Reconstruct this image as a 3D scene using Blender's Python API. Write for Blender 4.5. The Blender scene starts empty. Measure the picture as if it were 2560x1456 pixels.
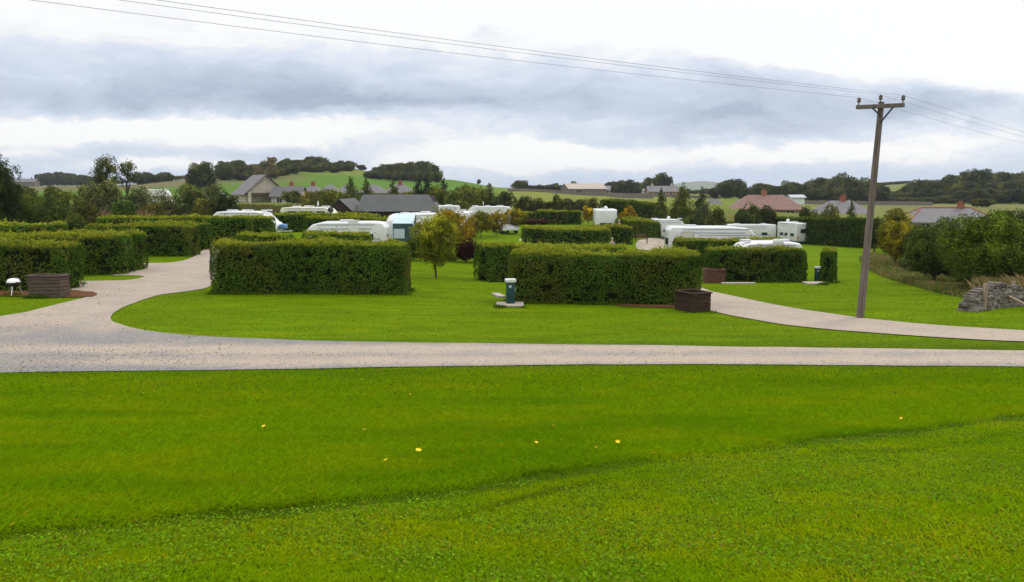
import bpy, bmesh, math, random
import numpy as np
from mathutils import Vector, Matrix
R = math.radians
rnd = random.Random(7)
C = bpy.context.scene.collection
sc = bpy.context.scene
# ------------------------------------------------------------------ camera geometry
# photograph coordinates are given on a 2560 x 1456 grid; horizon at row 470
F, CX, CY, HOR, CAMZ = 2009.0, 1280.0, 728.0, 470.0, 4.0
PITCH = math.atan((CY - HOR) / F)
cp, sp = math.cos(PITCH), math.sin(PITCH)
def ray(u, v):
    a, b = (u - CX) / F, (v - CY) / F
    return np.array([a, cp - b * sp, -sp - b * cp])
def project(x, y, z):
    z = z - CAMZ
    d = y * cp - z * sp
    return CX + F * x / d, CY + F * (-z * cp - y * sp) / d
def zat(v, y, u=1280):
    r = ray(u, v); return CAMZ + r[2] / r[1] * y

def smooth(e0, e1, x):
    t = np.clip((x - e0) / (e1 - e0), 0, 1); return t * t * (3 - 2 * t)
def herm(x, xs, ys):
    xs, ys = np.asarray(xs, float), np.asarray(ys, float)
    m = np.gradient(ys, xs)
    x = np.clip(x, xs[0], xs[-1])
    i = np.clip(np.searchsorted(xs, x) - 1, 0, len(xs) - 2)
    h = xs[i + 1] - xs[i]; t = (x - xs[i]) / h
    return ((2*t**3 - 3*t**2 + 1) * ys[i] + (t**3 - 2*t**2 + t) * h * m[i]
            + (-2*t**3 + 3*t**2) * ys[i + 1] + (t**3 - t**2) * h * m[i + 1])
# value noise
def _h(ix, iy, iz, s):
    n = (ix * 374761393 + iy * 668265263 + iz * 2147483647 + s * 974634777) & 0xffffffff
    n = ((n ^ (n >> 13)) * 1274126177) & 0xffffffff
    return ((n ^ (n >> 16)) & 0xffff) / 65535.0
def vnoise(P, s=0):
    P = np.asarray(P, float); i = np.floor(P).astype(np.int64); f = P - i; f = f * f * (3 - 2 * f)
    r = 0
    for dx in (0, 1):
        for dy in (0, 1):
            for dz in (0, 1):
                w = (f[:, 0] if dx else 1 - f[:, 0]) * (f[:, 1] if dy else 1 - f[:, 1]) * (f[:, 2] if dz else 1 - f[:, 2])
                r = r + w * _h(i[:, 0] + dx, i[:, 1] + dy, i[:, 2] + dz, s)
    return r
def fbm(P, s=0, o=3):
    P = np.asarray(P, float)
    r, a, t = 0, 1.0, 0
    for k in range(o):
        r = r + a * vnoise(P * 2**k, s + k); t += a; a *= .5
    return r / t

# ------------------------------------------------------------------ terrain
NY = [-400, -60, -10, 0, 3, 4.3, 6, 8, 10, 12, 14, 16, 17.3, 20, 26, 40]
NZ = [2.6, 2.6, 2.5, 2.4, 2.08, 1.8, 1.50, 1.15, .80, .47, .24, .10, .04, 0, 0, 0]
GY = [0, 22, 30, 36, 43, 60, 80, 105, 120]
GZ = [0, 0, .18, .55, .98, 1.5, 2.1, 2.9, 2.9]
GM = [0, 0, .18, .55, .95, 1.3, 1.15, .65, .5]
FU = [-3000, -400, 0, 300, 430, 590, 700, 850, 1000, 1100, 1290, 1500, 1800, 2100, 2560, 6000]
FD = [130, 170, 250, 350, 450, 600, 1000, 2000, 6000]
FT = [
 [.6, .6, .6, .6, .6, .6, .6, .6, .6, .4, .3, .2, -.8, -1.6, -1.8, -1.8],
 [1.2, 1.2, 1.2, 1.2, 1.2, 1.3, 1.4, 1.5, 1.6, 1.6, 1.5, 1.45, .8, -.4, -.6, -.6],
 [2, 2, 2, 2.5, 3, 3.4, 3.4, 3.4, 3, 2.6, 1.6, 1.0, .3, -1.3, -1.6, -1.6],
 [2.5, 2.5, 2.5, 4, 5.5, 9, 10.5, 9, 6.8, 6.2, 3.6, .9, -.3, -.8, 0, 0],
 [4, 4, 4, 5, 8, 13, 18.0, 15.5, 10, 8.7, 3.3, .3, -.5, 3, 8, 8],
 [5, 5, 5, 6, 8, 9, 10, 9, 6, 5, 2, 0, 0, 5, 12, 12],
 [4, 4, 4, 3, 2, 0, 0, 0, 0, 0, 0, 0, 0, 2, 8, 8],
 [0]*16, [0]*16]
FT = np.array(FT, float)
def gz(x, y):
    x = np.atleast_1d(np.asarray(x, float)); y = np.atleast_1d(np.asarray(y, float))
    ys = np.maximum(y, 1.0)
    a = np.where(y > 0, x / np.maximum(ys, np.abs(x) * .2 + .1), 0)
    base = herm(y, NY, NZ)
    w = smooth(-.28, .12, a)
    w2 = smooth(.12, .22, a)
    near = base - w * (herm(y, GY, GM) * (1 - w2) + herm(y, GY, GZ) * w2)
    u = CX + 2025 * a
    ui = np.clip(np.interp(u, FU, np.arange(16)), 0, 14.9999)
    k = ui.astype(int); t = ui - k; t = t * t * (3 - 2 * t)
    far = np.zeros_like(near)
    Z0 = np.stack([herm(y, FD, FT[:, c]) for c in range(16)])
    idx = np.arange(len(near))
    far = Z0[k, idx] * (1 - t) + Z0[k + 1, idx] * t
    b = smooth(105, 150, y)
    z = near * (1 - b) + far * b
    return z
def g1(x, y): return float(gz(x, y)[0])
_YS = np.concatenate([np.arange(2.5, 60, .05), np.arange(60, 200, .25), np.arange(200, 900, 2), np.geomspace(900, 4000, 60)])
def P(u, v):
    r = ray(u, v)
    xs = r[0] / r[1] * _YS; zs = CAMZ + r[2] / r[1] * _YS
    d = zs - gz(xs, _YS)
    i = int(np.argmax(d < 0))
    if d[i] >= 0: i = len(_YS) - 1
    t = d[i - 1] / (d[i - 1] - d[i] + 1e-12)
    y = _YS[i - 1] + t * (_YS[i] - _YS[i - 1])
    return np.array([r[0] / r[1] * y, y, g1(r[0] / r[1] * y, y)])
def at(u, y):
    """ground point under photo column u at distance y"""
    z = 0
    for _ in range(4):
        d = y * cp - (z - CAMZ) * sp
        x = (u - CX) / F * d
        z = g1(x, y)
    return np.array([x, y, z])

# ------------------------------------------------------------------ materials
MATS = {}
def nt(name):
    m = bpy.data.materials.new(name); m.use_nodes = True
    m.node_tree.nodes.clear(); MATS[name] = m
    return m, m.node_tree.nodes, m.node_tree.links
def pbr(name, col, rough=.7, spec=.3, metal=0, nscale=0, namp=.15, bump=0, bscale=30, col2=None, stretch=None, coat=0):
    m, N, L = nt(name)
    o = N.new('ShaderNodeOutputMaterial'); b = N.new('ShaderNodeBsdfPrincipled'); L.new(b.outputs[0], o.inputs[0])
    b.inputs['Base Color'].default_value = (*col, 1); b.inputs['Roughness'].default_value = rough
    b.inputs['Specular IOR Level'].default_value = spec; b.inputs['Metallic'].default_value = metal
    b.inputs['Coat Weight'].default_value = coat
    tc = N.new('ShaderNodeTexCoord'); src = tc.outputs['Object']
    if stretch:
        mp = N.new('ShaderNodeMapping'); mp.inputs['Scale'].default_value = stretch
        L.new(src, mp.inputs[0]); src = mp.outputs[0]
    if nscale:
        n = N.new('ShaderNodeTexNoise'); n.inputs['Scale'].default_value = nscale; n.inputs['Detail'].default_value = 5
        n.inputs['Roughness'].default_value = .65
        L.new(src, n.inputs['Vector'])
        r = N.new('ShaderNodeValToRGB'); L.new(n.outputs['Fac'], r.inputs[0])
        c2 = col2 or tuple(c * (1 - 2 * namp) for c in col)
        c1 = col if col2 else tuple(c * (1 + namp) for c in col)
        r.color_ramp.elements[0].position = .3; r.color_ramp.elements[0].color = (*c2, 1)
        r.color_ramp.elements[1].position = .7; r.color_ramp.elements[1].color = (*c1, 1)
        L.new(r.outputs[0], b.inputs['Base Color'])
    if bump:
        n2 = N.new('ShaderNodeTexNoise'); n2.inputs['Scale'].default_value = bscale; n2.inputs['Detail'].default_value = 4
        L.new(src, n2.inputs['Vector'])
        bp = N.new('ShaderNodeBump'); bp.inputs['Strength'].default_value = bump; bp.inputs['Distance'].default_value = .02
        L.new(n2.outputs['Fac'], bp.inputs['Height']); L.new(bp.outputs[0], b.inputs['Normal'])
    return m
def leafmat(name, trans=.25, rough=.8, spec=.06):
    m, N, L = nt(name)
    o = N.new('ShaderNodeOutputMaterial'); b = N.new('ShaderNodeBsdfPrincipled'); t = N.new('ShaderNodeBsdfTranslucent')
    mx = N.new('ShaderNodeMixShader'); a = N.new('ShaderNodeAttribute'); a.attribute_name = 'col'
    oi = N.new('ShaderNodeObjectInfo'); mr = N.new('ShaderNodeMapRange'); L.new(oi.outputs['Random'], mr.inputs[0])
    mr.inputs[3].default_value = .85; mr.inputs[4].default_value = 1.15
    vm = N.new('ShaderNodeVectorMath'); vm.operation = 'SCALE'; L.new(a.outputs['Color'], vm.inputs[0]); L.new(mr.outputs[0], vm.inputs['Scale'])
    L.new(vm.outputs[0], b.inputs['Base Color']); L.new(vm.outputs[0], t.inputs['Color'])
    b.inputs['Roughness'].default_value = rough; b.inputs['Specular IOR Level'].default_value = spec
    mx.inputs[0].default_value = trans
    L.new(b.outputs[0], mx.inputs[1]); L.new(t.outputs[0], mx.inputs[2]); L.new(mx.outputs[0], o.inputs[0])
    return m
leafmat('leaf'); leafmat('blade', .42, .9, .02); leafmat('needle', .12)
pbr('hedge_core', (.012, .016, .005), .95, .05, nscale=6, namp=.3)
pbr('bark', (.11, .09, .07), .9, .1, nscale=9, namp=.3, bump=.6, stretch=(1, 1, .25))
pbr('pole_wood', (.165, .135, .115), .85, .2, nscale=7, namp=.3, bump=.5, stretch=(3, 3, .12))
pbr('timber_dark', (.055, .032, .022), .8, .2, nscale=5, namp=.35, bump=.5, stretch=(.4, .4, 5))
pbr('timber_grey', (.115, .085, .07), .85, .2, nscale=5, namp=.3, bump=.5, stretch=(.4, .4, 5))
pbr('timber_red', (.13, .065, .045), .85, .2, nscale=5, namp=.3, bump=.5, stretch=(.4, .4, 5))
pbr('fence_wood', (.30, .24, .17), .85, .15, nscale=6, namp=.25, bump=.4, stretch=(2, 2, .3))
pbr('soil', (.07, .035, .02), .95, .05, nscale=14, namp=.4, bump=.6)
pbr('mulch', (.14, .068, .036), .95, .05, nscale=18, namp=.4, bump=.8, col2=(.09, .04, .02))
pbr('white_grp', (.66, .67, .66), .28, .5, nscale=.9, namp=.04, coat=.2)
pbr('roof_grp', (.58, .59, .61), .4, .45, nscale=1.6, namp=.07)
pbr('cream_grp', (.62, .59, .51), .4, .45, nscale=1.2, namp=.07)
pbr('grey_trim', (.36, .38, .42), .5, .4, nscale=2, namp=.1)
pbr('dark_glass', (.02, .025, .03), .08, .6)
pbr('pale_glass', (.45, .52, .58), .15, .6)
pbr('rubber', (.025, .025, .025), .8, .2, nscale=20, namp=.2)
pbr('steel', (.55, .55, .56), .35, .5, metal=1, nscale=9, namp=.15)
pbr('chrome', (.75, .74, .72), .22, .5, metal=.85, nscale=4, namp=.08)
pbr('black_metal', (.03, .03, .03), .5, .4, nscale=8, namp=.2)
pbr('awning_blue', (.50, .62, .68), .8, .15, nscale=3, namp=.06)
pbr('awning_dark', (.05, .085, .10), .8, .15, nscale=3, namp=.15)
pbr('blue_cover', (.12, .25, .48), .7, .2, nscale=4, namp=.1)
pbr('post_green', (.010, .055, .050), .45, .4, nscale=4, namp=.2)
pbr('post_white', (.62, .64, .62), .5, .4, nscale=6, namp=.1)
pbr('concrete', (.40, .35, .30), .9, .1, nscale=8, namp=.15, bump=.3)
pbr('slate', (.105, .10, .105), .7, .3, nscale=1.5, namp=.15, bump=.5, bscale=6, stretch=(1, 1, 3))
pbr('slate_light', (.15, .142, .15), .7, .3, nscale=1.5, namp=.12, bump=.5, bscale=6, stretch=(1, 1, 3))
pbr('tile_pink', (.215, .135, .115), .8, .2, nscale=1.8, namp=.14, bump=.5, bscale=6, stretch=(1, 1, 3))
pbr('tile_red', (.28, .10, .065), .8, .2, nscale=3, namp=.15)
pbr('brick', (.32, .16, .11), .9, .1, nscale=6, namp=.2, bump=.4)
pbr('brick_pink', (.36, .21, .17), .9, .1, nscale=4, namp=.15, bump=.4)
pbr('render_cream', (.50, .45, .36), .9, .1, nscale=1.5, namp=.08)
pbr('stone_pale', (.50, .46, .37), .9, .1, nscale=2.5, namp=.18, bump=.5, bscale=5)
pbr('stone_grey', (.20, .178, .155), .95, .1, nscale=5, namp=.35, bump=1.0, bscale=9)
pbr('barn_roof', (.060, .063, .063), .6, .3, nscale=1.2, namp=.12)
pbr('shed_brown', (.045, .03, .03), .85, .15, nscale=3, namp=.25, bump=.4, stretch=(4, 4, .3))
pbr('petal', (.85, .60, .01), .5, .3, nscale=60, namp=.06)
pbr('stem_green', (.07, .14, .02), .6, .2, nscale=30, namp=.15)
pbr('skin', (.52, .32, .25), .6, .3, nscale=9, namp=.06)
pbr('hair_grey', (.42, .40, .38), .8, .2, nscale=30, namp=.2)
pbr('cloth_pink', (.50, .12, .16), .85, .1, nscale=9, namp=.12)
pbr('cloth_grey', (.30, .28, .33), .85, .1, nscale=9, namp=.12)
pbr('denim', (.06, .09, .17), .85, .1, nscale=9, namp=.15)
pbr('car_white', (.72, .73, .75), .25, .5, nscale=2, namp=.03, coat=.5)
pbr('porcelain', (.07, .05, .05), .25, .6, nscale=4, namp=.1)
pbr('wire_metal', (.16, .16, .19), .6, .4, nscale=4, namp=.1)
pbr('hill_far', (.17, .19, .15), .95, .05, nscale=.02, namp=.2, col2=(.13, .16, .11))
pbr('red_plastic', (.5, .04, .03), .4, .4, nscale=6, namp=.1)

def ground_mat():
    m, N, L = nt('turf')
    o = N.new('ShaderNodeOutputMaterial'); b = N.new('ShaderNodeBsdfPrincipled'); L.new(b.outputs[0], o.inputs[0])
    b.inputs['Roughness'].default_value = .95; b.inputs['Specular IOR Level'].default_value = .02
    a = N.new('ShaderNodeAttribute'); a.attribute_name = 'col'
    tc = N.new('ShaderNodeTexCoord')
    def noise(scale, det=4, st=(1, 1, 1), dist=0, rough=.6):
        mp = N.new('ShaderNodeMapping'); mp.inputs['Scale'].default_value = st; L.new(tc.outputs['Object'], mp.inputs[0])
        n = N.new('ShaderNodeTexNoise'); n.inputs['Scale'].default_value = scale; n.inputs['Detail'].default_value = det
        n.inputs['Distortion'].default_value = dist; n.inputs['Roughness'].default_value = rough
        L.new(mp.outputs[0], n.inputs['Vector']); return n.outputs['Fac']
    def mr(x, lo, hi, a0=.3, a1=.7):
        r = N.new('ShaderNodeMapRange'); L.new(x, r.inputs[0]); r.inputs[1].default_value = a0; r.inputs[2].default_value = a1
        r.inputs[3].default_value = lo; r.inputs[4].default_value = hi; return r.outputs[0]
    def mul(x, y):
        r = N.new('ShaderNodeMath'); r.operation = 'MULTIPLY'; L.new(x, r.inputs[0]); L.new(y, r.inputs[1]); return r.outputs[0]
    f = mul(mul(mr(noise(9, 6, rough=.75), .72, 1.28), mr(noise(.35, 3, (.5, 1.6, 1), 1.2), .84, 1.16)), mr(noise(1.6, 4, (.4, 1.5, 1), .6), .86, 1.14))
    vm = N.new('ShaderNodeVectorMath'); vm.operation = 'SCALE'; L.new(a.outputs['Color'], vm.inputs[0]); L.new(f, vm.inputs['Scale'])
    # yellowish dry streaks left by the mower
    mx = N.new('ShaderNodeMix'); mx.data_type = 'RGBA'; mx.blend_type = 'MULTIPLY'
    st = mr(noise(.55, 5, (.35, 2.2, 1), 1.5, .7), 0, .75, .52, .72)
    at2 = N.new('ShaderNodeAttribute'); at2.attribute_name = 'mown'
    L.new(mul(st, at2.outputs['Fac']), mx.inputs[0]); L.new(vm.outputs[0], mx.inputs[6]); mx.inputs[7].default_value = (1.9, 1.35, 1.2, 1)
    L.new(mx.outputs[2], b.inputs['Base Color'])
    bp = N.new('ShaderNodeBump'); bp.inputs['Strength'].default_value = .7; bp.inputs['Distance'].default_value = .05
    L.new(noise(22, 5, rough=.75), bp.inputs['Height']); L.new(bp.outputs[0], b.inputs['Normal'])
ground_mat()
def gravel_mat(name, c1, c2):
    m, N, L = nt(name)
    o = N.new('ShaderNodeOutputMaterial'); b = N.new('ShaderNodeBsdfPrincipled'); L.new(b.outputs[0], o.inputs[0])
    b.inputs['Roughness'].default_value = .92; b.inputs['Specular IOR Level'].default_value = .12
    tc = N.new('ShaderNodeTexCoord')
    a = N.new('ShaderNodeAttribute'); a.attribute_name = 'track'
    n = N.new('ShaderNodeTexNoise'); n.inputs['Scale'].default_value = .9; n.inputs['Detail'].default_value = 5; L.new(tc.outputs['Object'], n.inputs[0])
    n3 = N.new('ShaderNodeTexNoise'); n3.inputs['Scale'].default_value = 26; n3.inputs['Detail'].default_value = 4; n3.inputs['Roughness'].default_value = .8
    L.new(tc.outputs['Object'], n3.inputs[0])
    v = N.new('ShaderNodeTexVoronoi'); v.inputs['Scale'].default_value = 22; L.new(tc.outputs['Object'], v.inputs['Vector'])
    ad = N.new('ShaderNodeMath'); ad.operation = 'MULTIPLY_ADD'; L.new(n.outputs['Fac'], ad.inputs[0]); ad.inputs[1].default_value = .9; L.new(a.outputs['Fac'], ad.inputs[2])
    cr = N.new('ShaderNodeValToRGB'); L.new(ad.outputs[0], cr.inputs[0])
    cr.color_ramp.elements[0].position = .25; cr.color_ramp.elements[0].color = (*c2, 1)
    cr.color_ramp.elements[1].position = 1.0; cr.color_ramp.elements[1].color = (*c1, 1)
    r = N.new('ShaderNodeMapRange'); L.new(n3.outputs['Fac'], r.inputs[0]); r.inputs[1].default_value = .3; r.inputs[2].default_value = .7; r.inputs[3].default_value = .66; r.inputs[4].default_value = 1.2
    r2 = N.new('ShaderNodeMapRange'); L.new(v.outputs['Color'], r2.inputs[0]); r2.inputs[3].default_value = .86; r2.inputs[4].default_value = 1.14
    mm = N.new('ShaderNodeMath'); mm.operation = 'MULTIPLY'; L.new(r.outputs[0], mm.inputs[0]); L.new(r2.outputs[0], mm.inputs[1])
    vm = N.new('ShaderNodeVectorMath'); vm.operation = 'SCALE'; L.new(cr.outputs[0], vm.inputs[0]); L.new(mm.outputs[0], vm.inputs['Scale'])
    L.new(vm.outputs[0], b.inputs['Base Color'])
    bp = N.new('ShaderNodeBump'); bp.inputs['Strength'].default_value = .6; bp.inputs['Distance'].default_value = .03
    L.new(v.outputs['Distance'], bp.inputs['Height']); L.new(bp.outputs[0], b.inputs['Normal'])
gravel_mat('gravel', (.385, .318, .258), (.215, .208, .205))

# ------------------------------------------------------------------ mesh helpers
def tag(o, label=None, cat=None, group=None, kind=None):
    if label: o['label'] = label
    if cat: o['category'] = cat
    if group: o['group'] = group
    if kind: o['kind'] = kind
    return o
def empty(name, loc, rz=0):
    o = bpy.data.objects.new(name, None); C.objects.link(o)
    o.location = [float(c) for c in loc]; o.rotation_euler = (0, 0, rz); o.empty_display_size = .2
    return o
def link(name, me, parent=None):
    o = bpy.data.objects.new(name, me); C.objects.link(o)
    if parent is not None: o.parent = parent
    return o
def npmesh(name, V, Fq, mat, attrs=None, smooth_=False):
    V = np.asarray(V, np.float32); Fq = np.asarray(Fq, np.int32); k = Fq.shape[1]; n = len(Fq)
    me = bpy.data.meshes.new(name)
    me.vertices.add(len(V)); me.vertices.foreach_set('co', V.ravel())
    me.loops.add(n * k); me.loops.foreach_set('vertex_index', Fq.ravel())
    me.polygons.add(n); me.polygons.foreach_set('loop_start', np.arange(0, n * k, k, dtype=np.int32))
    me.update(calc_edges=True)
    if smooth_: me.polygons.foreach_set('use_smooth', np.ones(n, bool))
    for an, arr in (attrs or {}).items():
        arr = np.asarray(arr, np.float32)
        if arr.ndim == 2:
            a = me.attributes.new(an, 'FLOAT_COLOR', 'POINT')
            a.data.foreach_set('color', np.concatenate([arr, np.ones((len(arr), 1), np.float32)], 1).ravel())
        else:
            a = me.attributes.new(an, 'FLOAT', 'POINT'); a.data.foreach_set('value', arr)
    me.materials.append(MATS[mat]); me.validate()
    return me
class MB:
    def __init__(s): s.v = []; s.f = []
    def add(s, vs, fs):
        k = len(s.v); s.v += [tuple(float(c) for c in q) for q in vs]; s.f += [tuple(i + k for i in f) for f in fs]; return s
    def box(s, cx, cy, cz, sx, sy, sz, rz=0, M=None):
        vs = []
        for dz in (-.5, .5):
            for dx, dy in ((-.5, -.5), (.5, -.5), (.5, .5), (-.5, .5)):
                x, y, z = dx * sx, dy * sy, dz * sz
                if rz: x, y = x * math.cos(rz) - y * math.sin(rz), x * math.sin(rz) + y * math.cos(rz)
                if M is not None: x, y, z = M @ Vector((x, y, z))
                vs.append((x + cx, y + cy, z + cz))
        return s.add(vs, [(0, 3, 2, 1), (4, 5, 6, 7), (0, 1, 5, 4), (1, 2, 6, 5), (2, 3, 7, 6), (3, 0, 4, 7)])
    def bar(s, p0, p1, w, h):
        a, b = Vector(p0), Vector(p1); d = (b - a); L_ = d.length
        M = d.to_track_quat('X', 'Z').to_matrix()
        c = (a + b) / 2; return s.box(c.x, c.y, c.z, L_, w, h, M=M)
    def tube(s, pts, rad, n=8, cap=True):
        pts = [Vector([float(c) for c in p]) for p in pts]
        if not hasattr(rad, '__len__'): rad = [rad] * len(pts)
        rings = []
        for i, p in enumerate(pts):
            t = (pts[min(i + 1, len(pts) - 1)] - pts[max(i - 1, 0)]).normalized()
            a = t.cross(Vector((0, 0, 1)))
            if a.length < .05: a = t.cross(Vector((0, 1, 0)))
            a.normalize(); b = t.cross(a)
            rings.append([p + (a * math.cos(2 * math.pi * j / n) + b * math.sin(2 * math.pi * j / n)) * rad[i] for j in range(n)])
        vs = [q for r in rings for q in r]; fs = []
        for i in range(len(pts) - 1):
            for j in range(n):
                fs.append((i * n + j, i * n + (j + 1) % n, (i + 1) * n + (j + 1) % n, (i + 1) * n + j))
        if cap: fs += [tuple(range(n))[::-1], tuple((len(pts) - 1) * n + j for j in range(n))]
        return s.add(vs, fs)
    def lathe(s, prof, c=(0, 0, 0), n=16, axis='z'):
        vs = []; fs = []
        for r, z in prof:
            for j in range(n):
                a = 2 * math.pi * j / n
                if axis == 'z': q = (r * math.cos(a), r * math.sin(a), z)
                elif axis == 'y': q = (r * math.cos(a), z, r * math.sin(a))
                else: q = (z, r * math.cos(a), r * math.sin(a))
                vs.append((q[0] + c[0], q[1] + c[1], q[2] + c[2]))
        for i in range(len(prof) - 1):
            for j in range(n): fs.append((i * n + j, i * n + (j + 1) % n, (i + 1) * n + (j + 1) % n, (i + 1) * n + j))
        fs += [tuple(range(n))[::-1], tuple((len(prof) - 1) * n + j for j in range(n))]
        return s.add(vs, fs)
    def prism(s, prof, y0, y1):
        n = len(prof)
        vs = [(x, y0, z) for x, z in prof] + [(x, y1, z) for x, z in prof]
        fs = [tuple(range(n)), tuple(range(n, 2 * n))[::-1]] + [(i, i + n, (i + 1) % n + n, (i + 1) % n) for i in range(n)]
        return s.add(vs, fs)
    def build(s, name, mat, parent=None, bevel=0, seg=2, smooth_=None):
        me = bpy.data.meshes.new(name); me.from_pydata(s.v, [], s.f)
        bm = bmesh.new(); bm.from_mesh(me)
        bmesh.ops.recalc_face_normals(bm, faces=bm.faces)
        if bevel:
            es = [e for e in bm.edges if len(e.link_faces) == 2 and e.calc_face_angle(0) > R(25)]
            bmesh.ops.bevel(bm, geom=es, offset=bevel, segments=seg, affect='EDGES', profile=.5, clamp_overlap=True)
        if smooth_ or (bevel and smooth_ is None and seg > 1):
            for f in bm.faces: f.smooth = True
            for e in bm.edges:
                if len(e.link_faces) == 2 and e.calc_face_angle(0) > R(40): e.smooth = False
        bm.to_mesh(me); bm.free(); me.materials.append(MATS[mat])
        return link(name, me, parent)
def leaf_quads(Cn, Nn, S, rng, jit=.7, asp=.62):
    n = len(Cn)
    N_ = Nn + rng.normal(0, jit, (n, 3)); N_ /= np.linalg.norm(N_, axis=1, keepdims=True) + 1e-9
    T = np.cross(N_, rng.normal(0, 1, (n, 3))); T /= np.linalg.norm(T, axis=1, keepdims=True) + 1e-9
    B = np.cross(N_, T)
    S = np.asarray(S)[:, None] * np.ones((1, 1))
    V = np.stack([Cn - T * S * .5, Cn - B * S * asp * .5 + N_ * S * .08, Cn + T * S * .5, Cn + B * S * asp * .5 + N_ * S * .08], 1).reshape(-1, 3)
    return V, np.arange(n * 4).reshape(n, 4)
def lumpy(col, var, rng, n):
    c = np.array(col)[None] * (1 + rng.normal(0, var, (n, 1))) ; return np.clip(c * (1 + rng.normal(0, var * .3, (n, 3))), .003, 1)

# ------------------------------------------------------------------ ground sheet
def lines(segs):
    out = [segs[0][0]]
    for a, b, st in segs:
        n = max(1, int(round((b - a) / st))); out += list(np.linspace(a, b, n + 1)[1:])
    return np.array(out)
gxs = lines([(0, 14, .25), (14, 60, 1.0), (60, 380, 4.0)])
gxs = np.concatenate([gxs, np.geomspace(400, 6000, 14)]); gxs = np.concatenate([-gxs[::-1][:-1], gxs])
gys = np.concatenate([[-400, -200, -100, -50, -25, -12, -6, -3, 0, 1.5, 2.5], lines([(3, 17, .1), (17, 30, .4), (30, 130, 1.0), (130, 620, 5)]), np.geomspace(650, 6000, 18)])
# edge of the longer grass in the foreground lawn
RU = [-300, 0, 300, 600, 900, 1280, 1700, 2100, 2560, 2900]
RV = [1372, 1345, 1322, 1296, 1262, 1212, 1150, 1103, 1045, 1005]
_rp = np.array([P(u, v) for u, v in zip(RU, RV)])
def ridge_y(x): return np.interp(x, _rp[:, 0], _rp[:, 1]) + .07 * np.sin(x * 2.1) + .04 * np.sin(x * 5.3 + 1)
def step(x, y): return .035 * smooth(-.10, .14, y - ridge_y(x)) * (1 - smooth(12, 15, y))
X, Y = np.meshgrid(gxs, gys)
xf, yf = X.ravel(), Y.ravel()
zf = gz(xf, yf) + step(xf, yf)
LAWN = np.array([.088, .172, .0035])
def land(x, y):
    a = np.where(y > 0, x / np.maximum(y, 1), 0); u = CX + 2025 * a
    n = fbm(np.stack([x * .03, y * .03, x * 0], 1), 3); n2 = fbm(np.stack([x * .2, y * .2, x * 0], 1), 9)
    c = np.tile(LAWN, (len(x), 1))
    def mixc(c, col, w): return c * (1 - w[:, None]) + np.array(col)[None] * w[:, None]
    midl = smooth(19, 23, y); c = mixc(c, (.055, .090, .003), 1 - midl); c = mixc(c, (.092, .154, .0015), midl)
    rough = smooth(72, 84, y + 6 * (n2 - .5)) * (1 - smooth(560, 700, u) * (1 - smooth(98, 110, y)))
    c = mixc(c, (.115, .115, .035), rough * smooth(30, 50, y) * (1 - .7 * smooth(1000, 1300, u) * (1 - smooth(118, 128, y))))
    far = smooth(135, 160, y)
    c = mixc(c, (.125, .165, .030), far)
    hill = far * (1 - smooth(1150, 1300, u)) * smooth(180, 240, y)
    c = mixc(c, (.080, .155, .022), hill)
    c = mixc(c, (.15, .17, .04), hill * smooth(660, 760, u) * (1 - smooth(900, 960, u)) * smooth(330, 400, y))
    c = mixc(c, (.12, .12, .05), hill * (1 - smooth(720, 800, u)) * smooth(250, 330, y) * (.6 + .8 * n))
    midf = far * smooth(1250, 1300, u) * (1 - smooth(1750, 1850, u))
    c = mixc(c, (.155, .175, .036), midf)
    c = mixc(c, (.14, .15, .05), far * smooth(1900, 2100, u))
    vf = smooth(600, 900, y); c = mixc(c, (.12, .155, .06), vf)
    return np.clip(c * (1 + .25 * (n[:, None] - .5)), 0, 1)
colg = land(xf, yf)
mown = smooth(19, 21, yf) * (1 - smooth(60, 80, yf))
nx, ny = len(gxs), len(gys)
i0 = (np.arange(ny - 1)[:, None] * nx + np.arange(nx - 1)[None]).ravel()
me = npmesh('ground', np.stack([xf, yf, zf], 1), np.stack([i0, i0 + 1, i0 + nx + 1, i0 + nx], 1), 'turf', {'col': colg, 'mown': mown}, True)
tag(link('ground', me), 'rolling grass lawns and farm fields', kind='structure')

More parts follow.
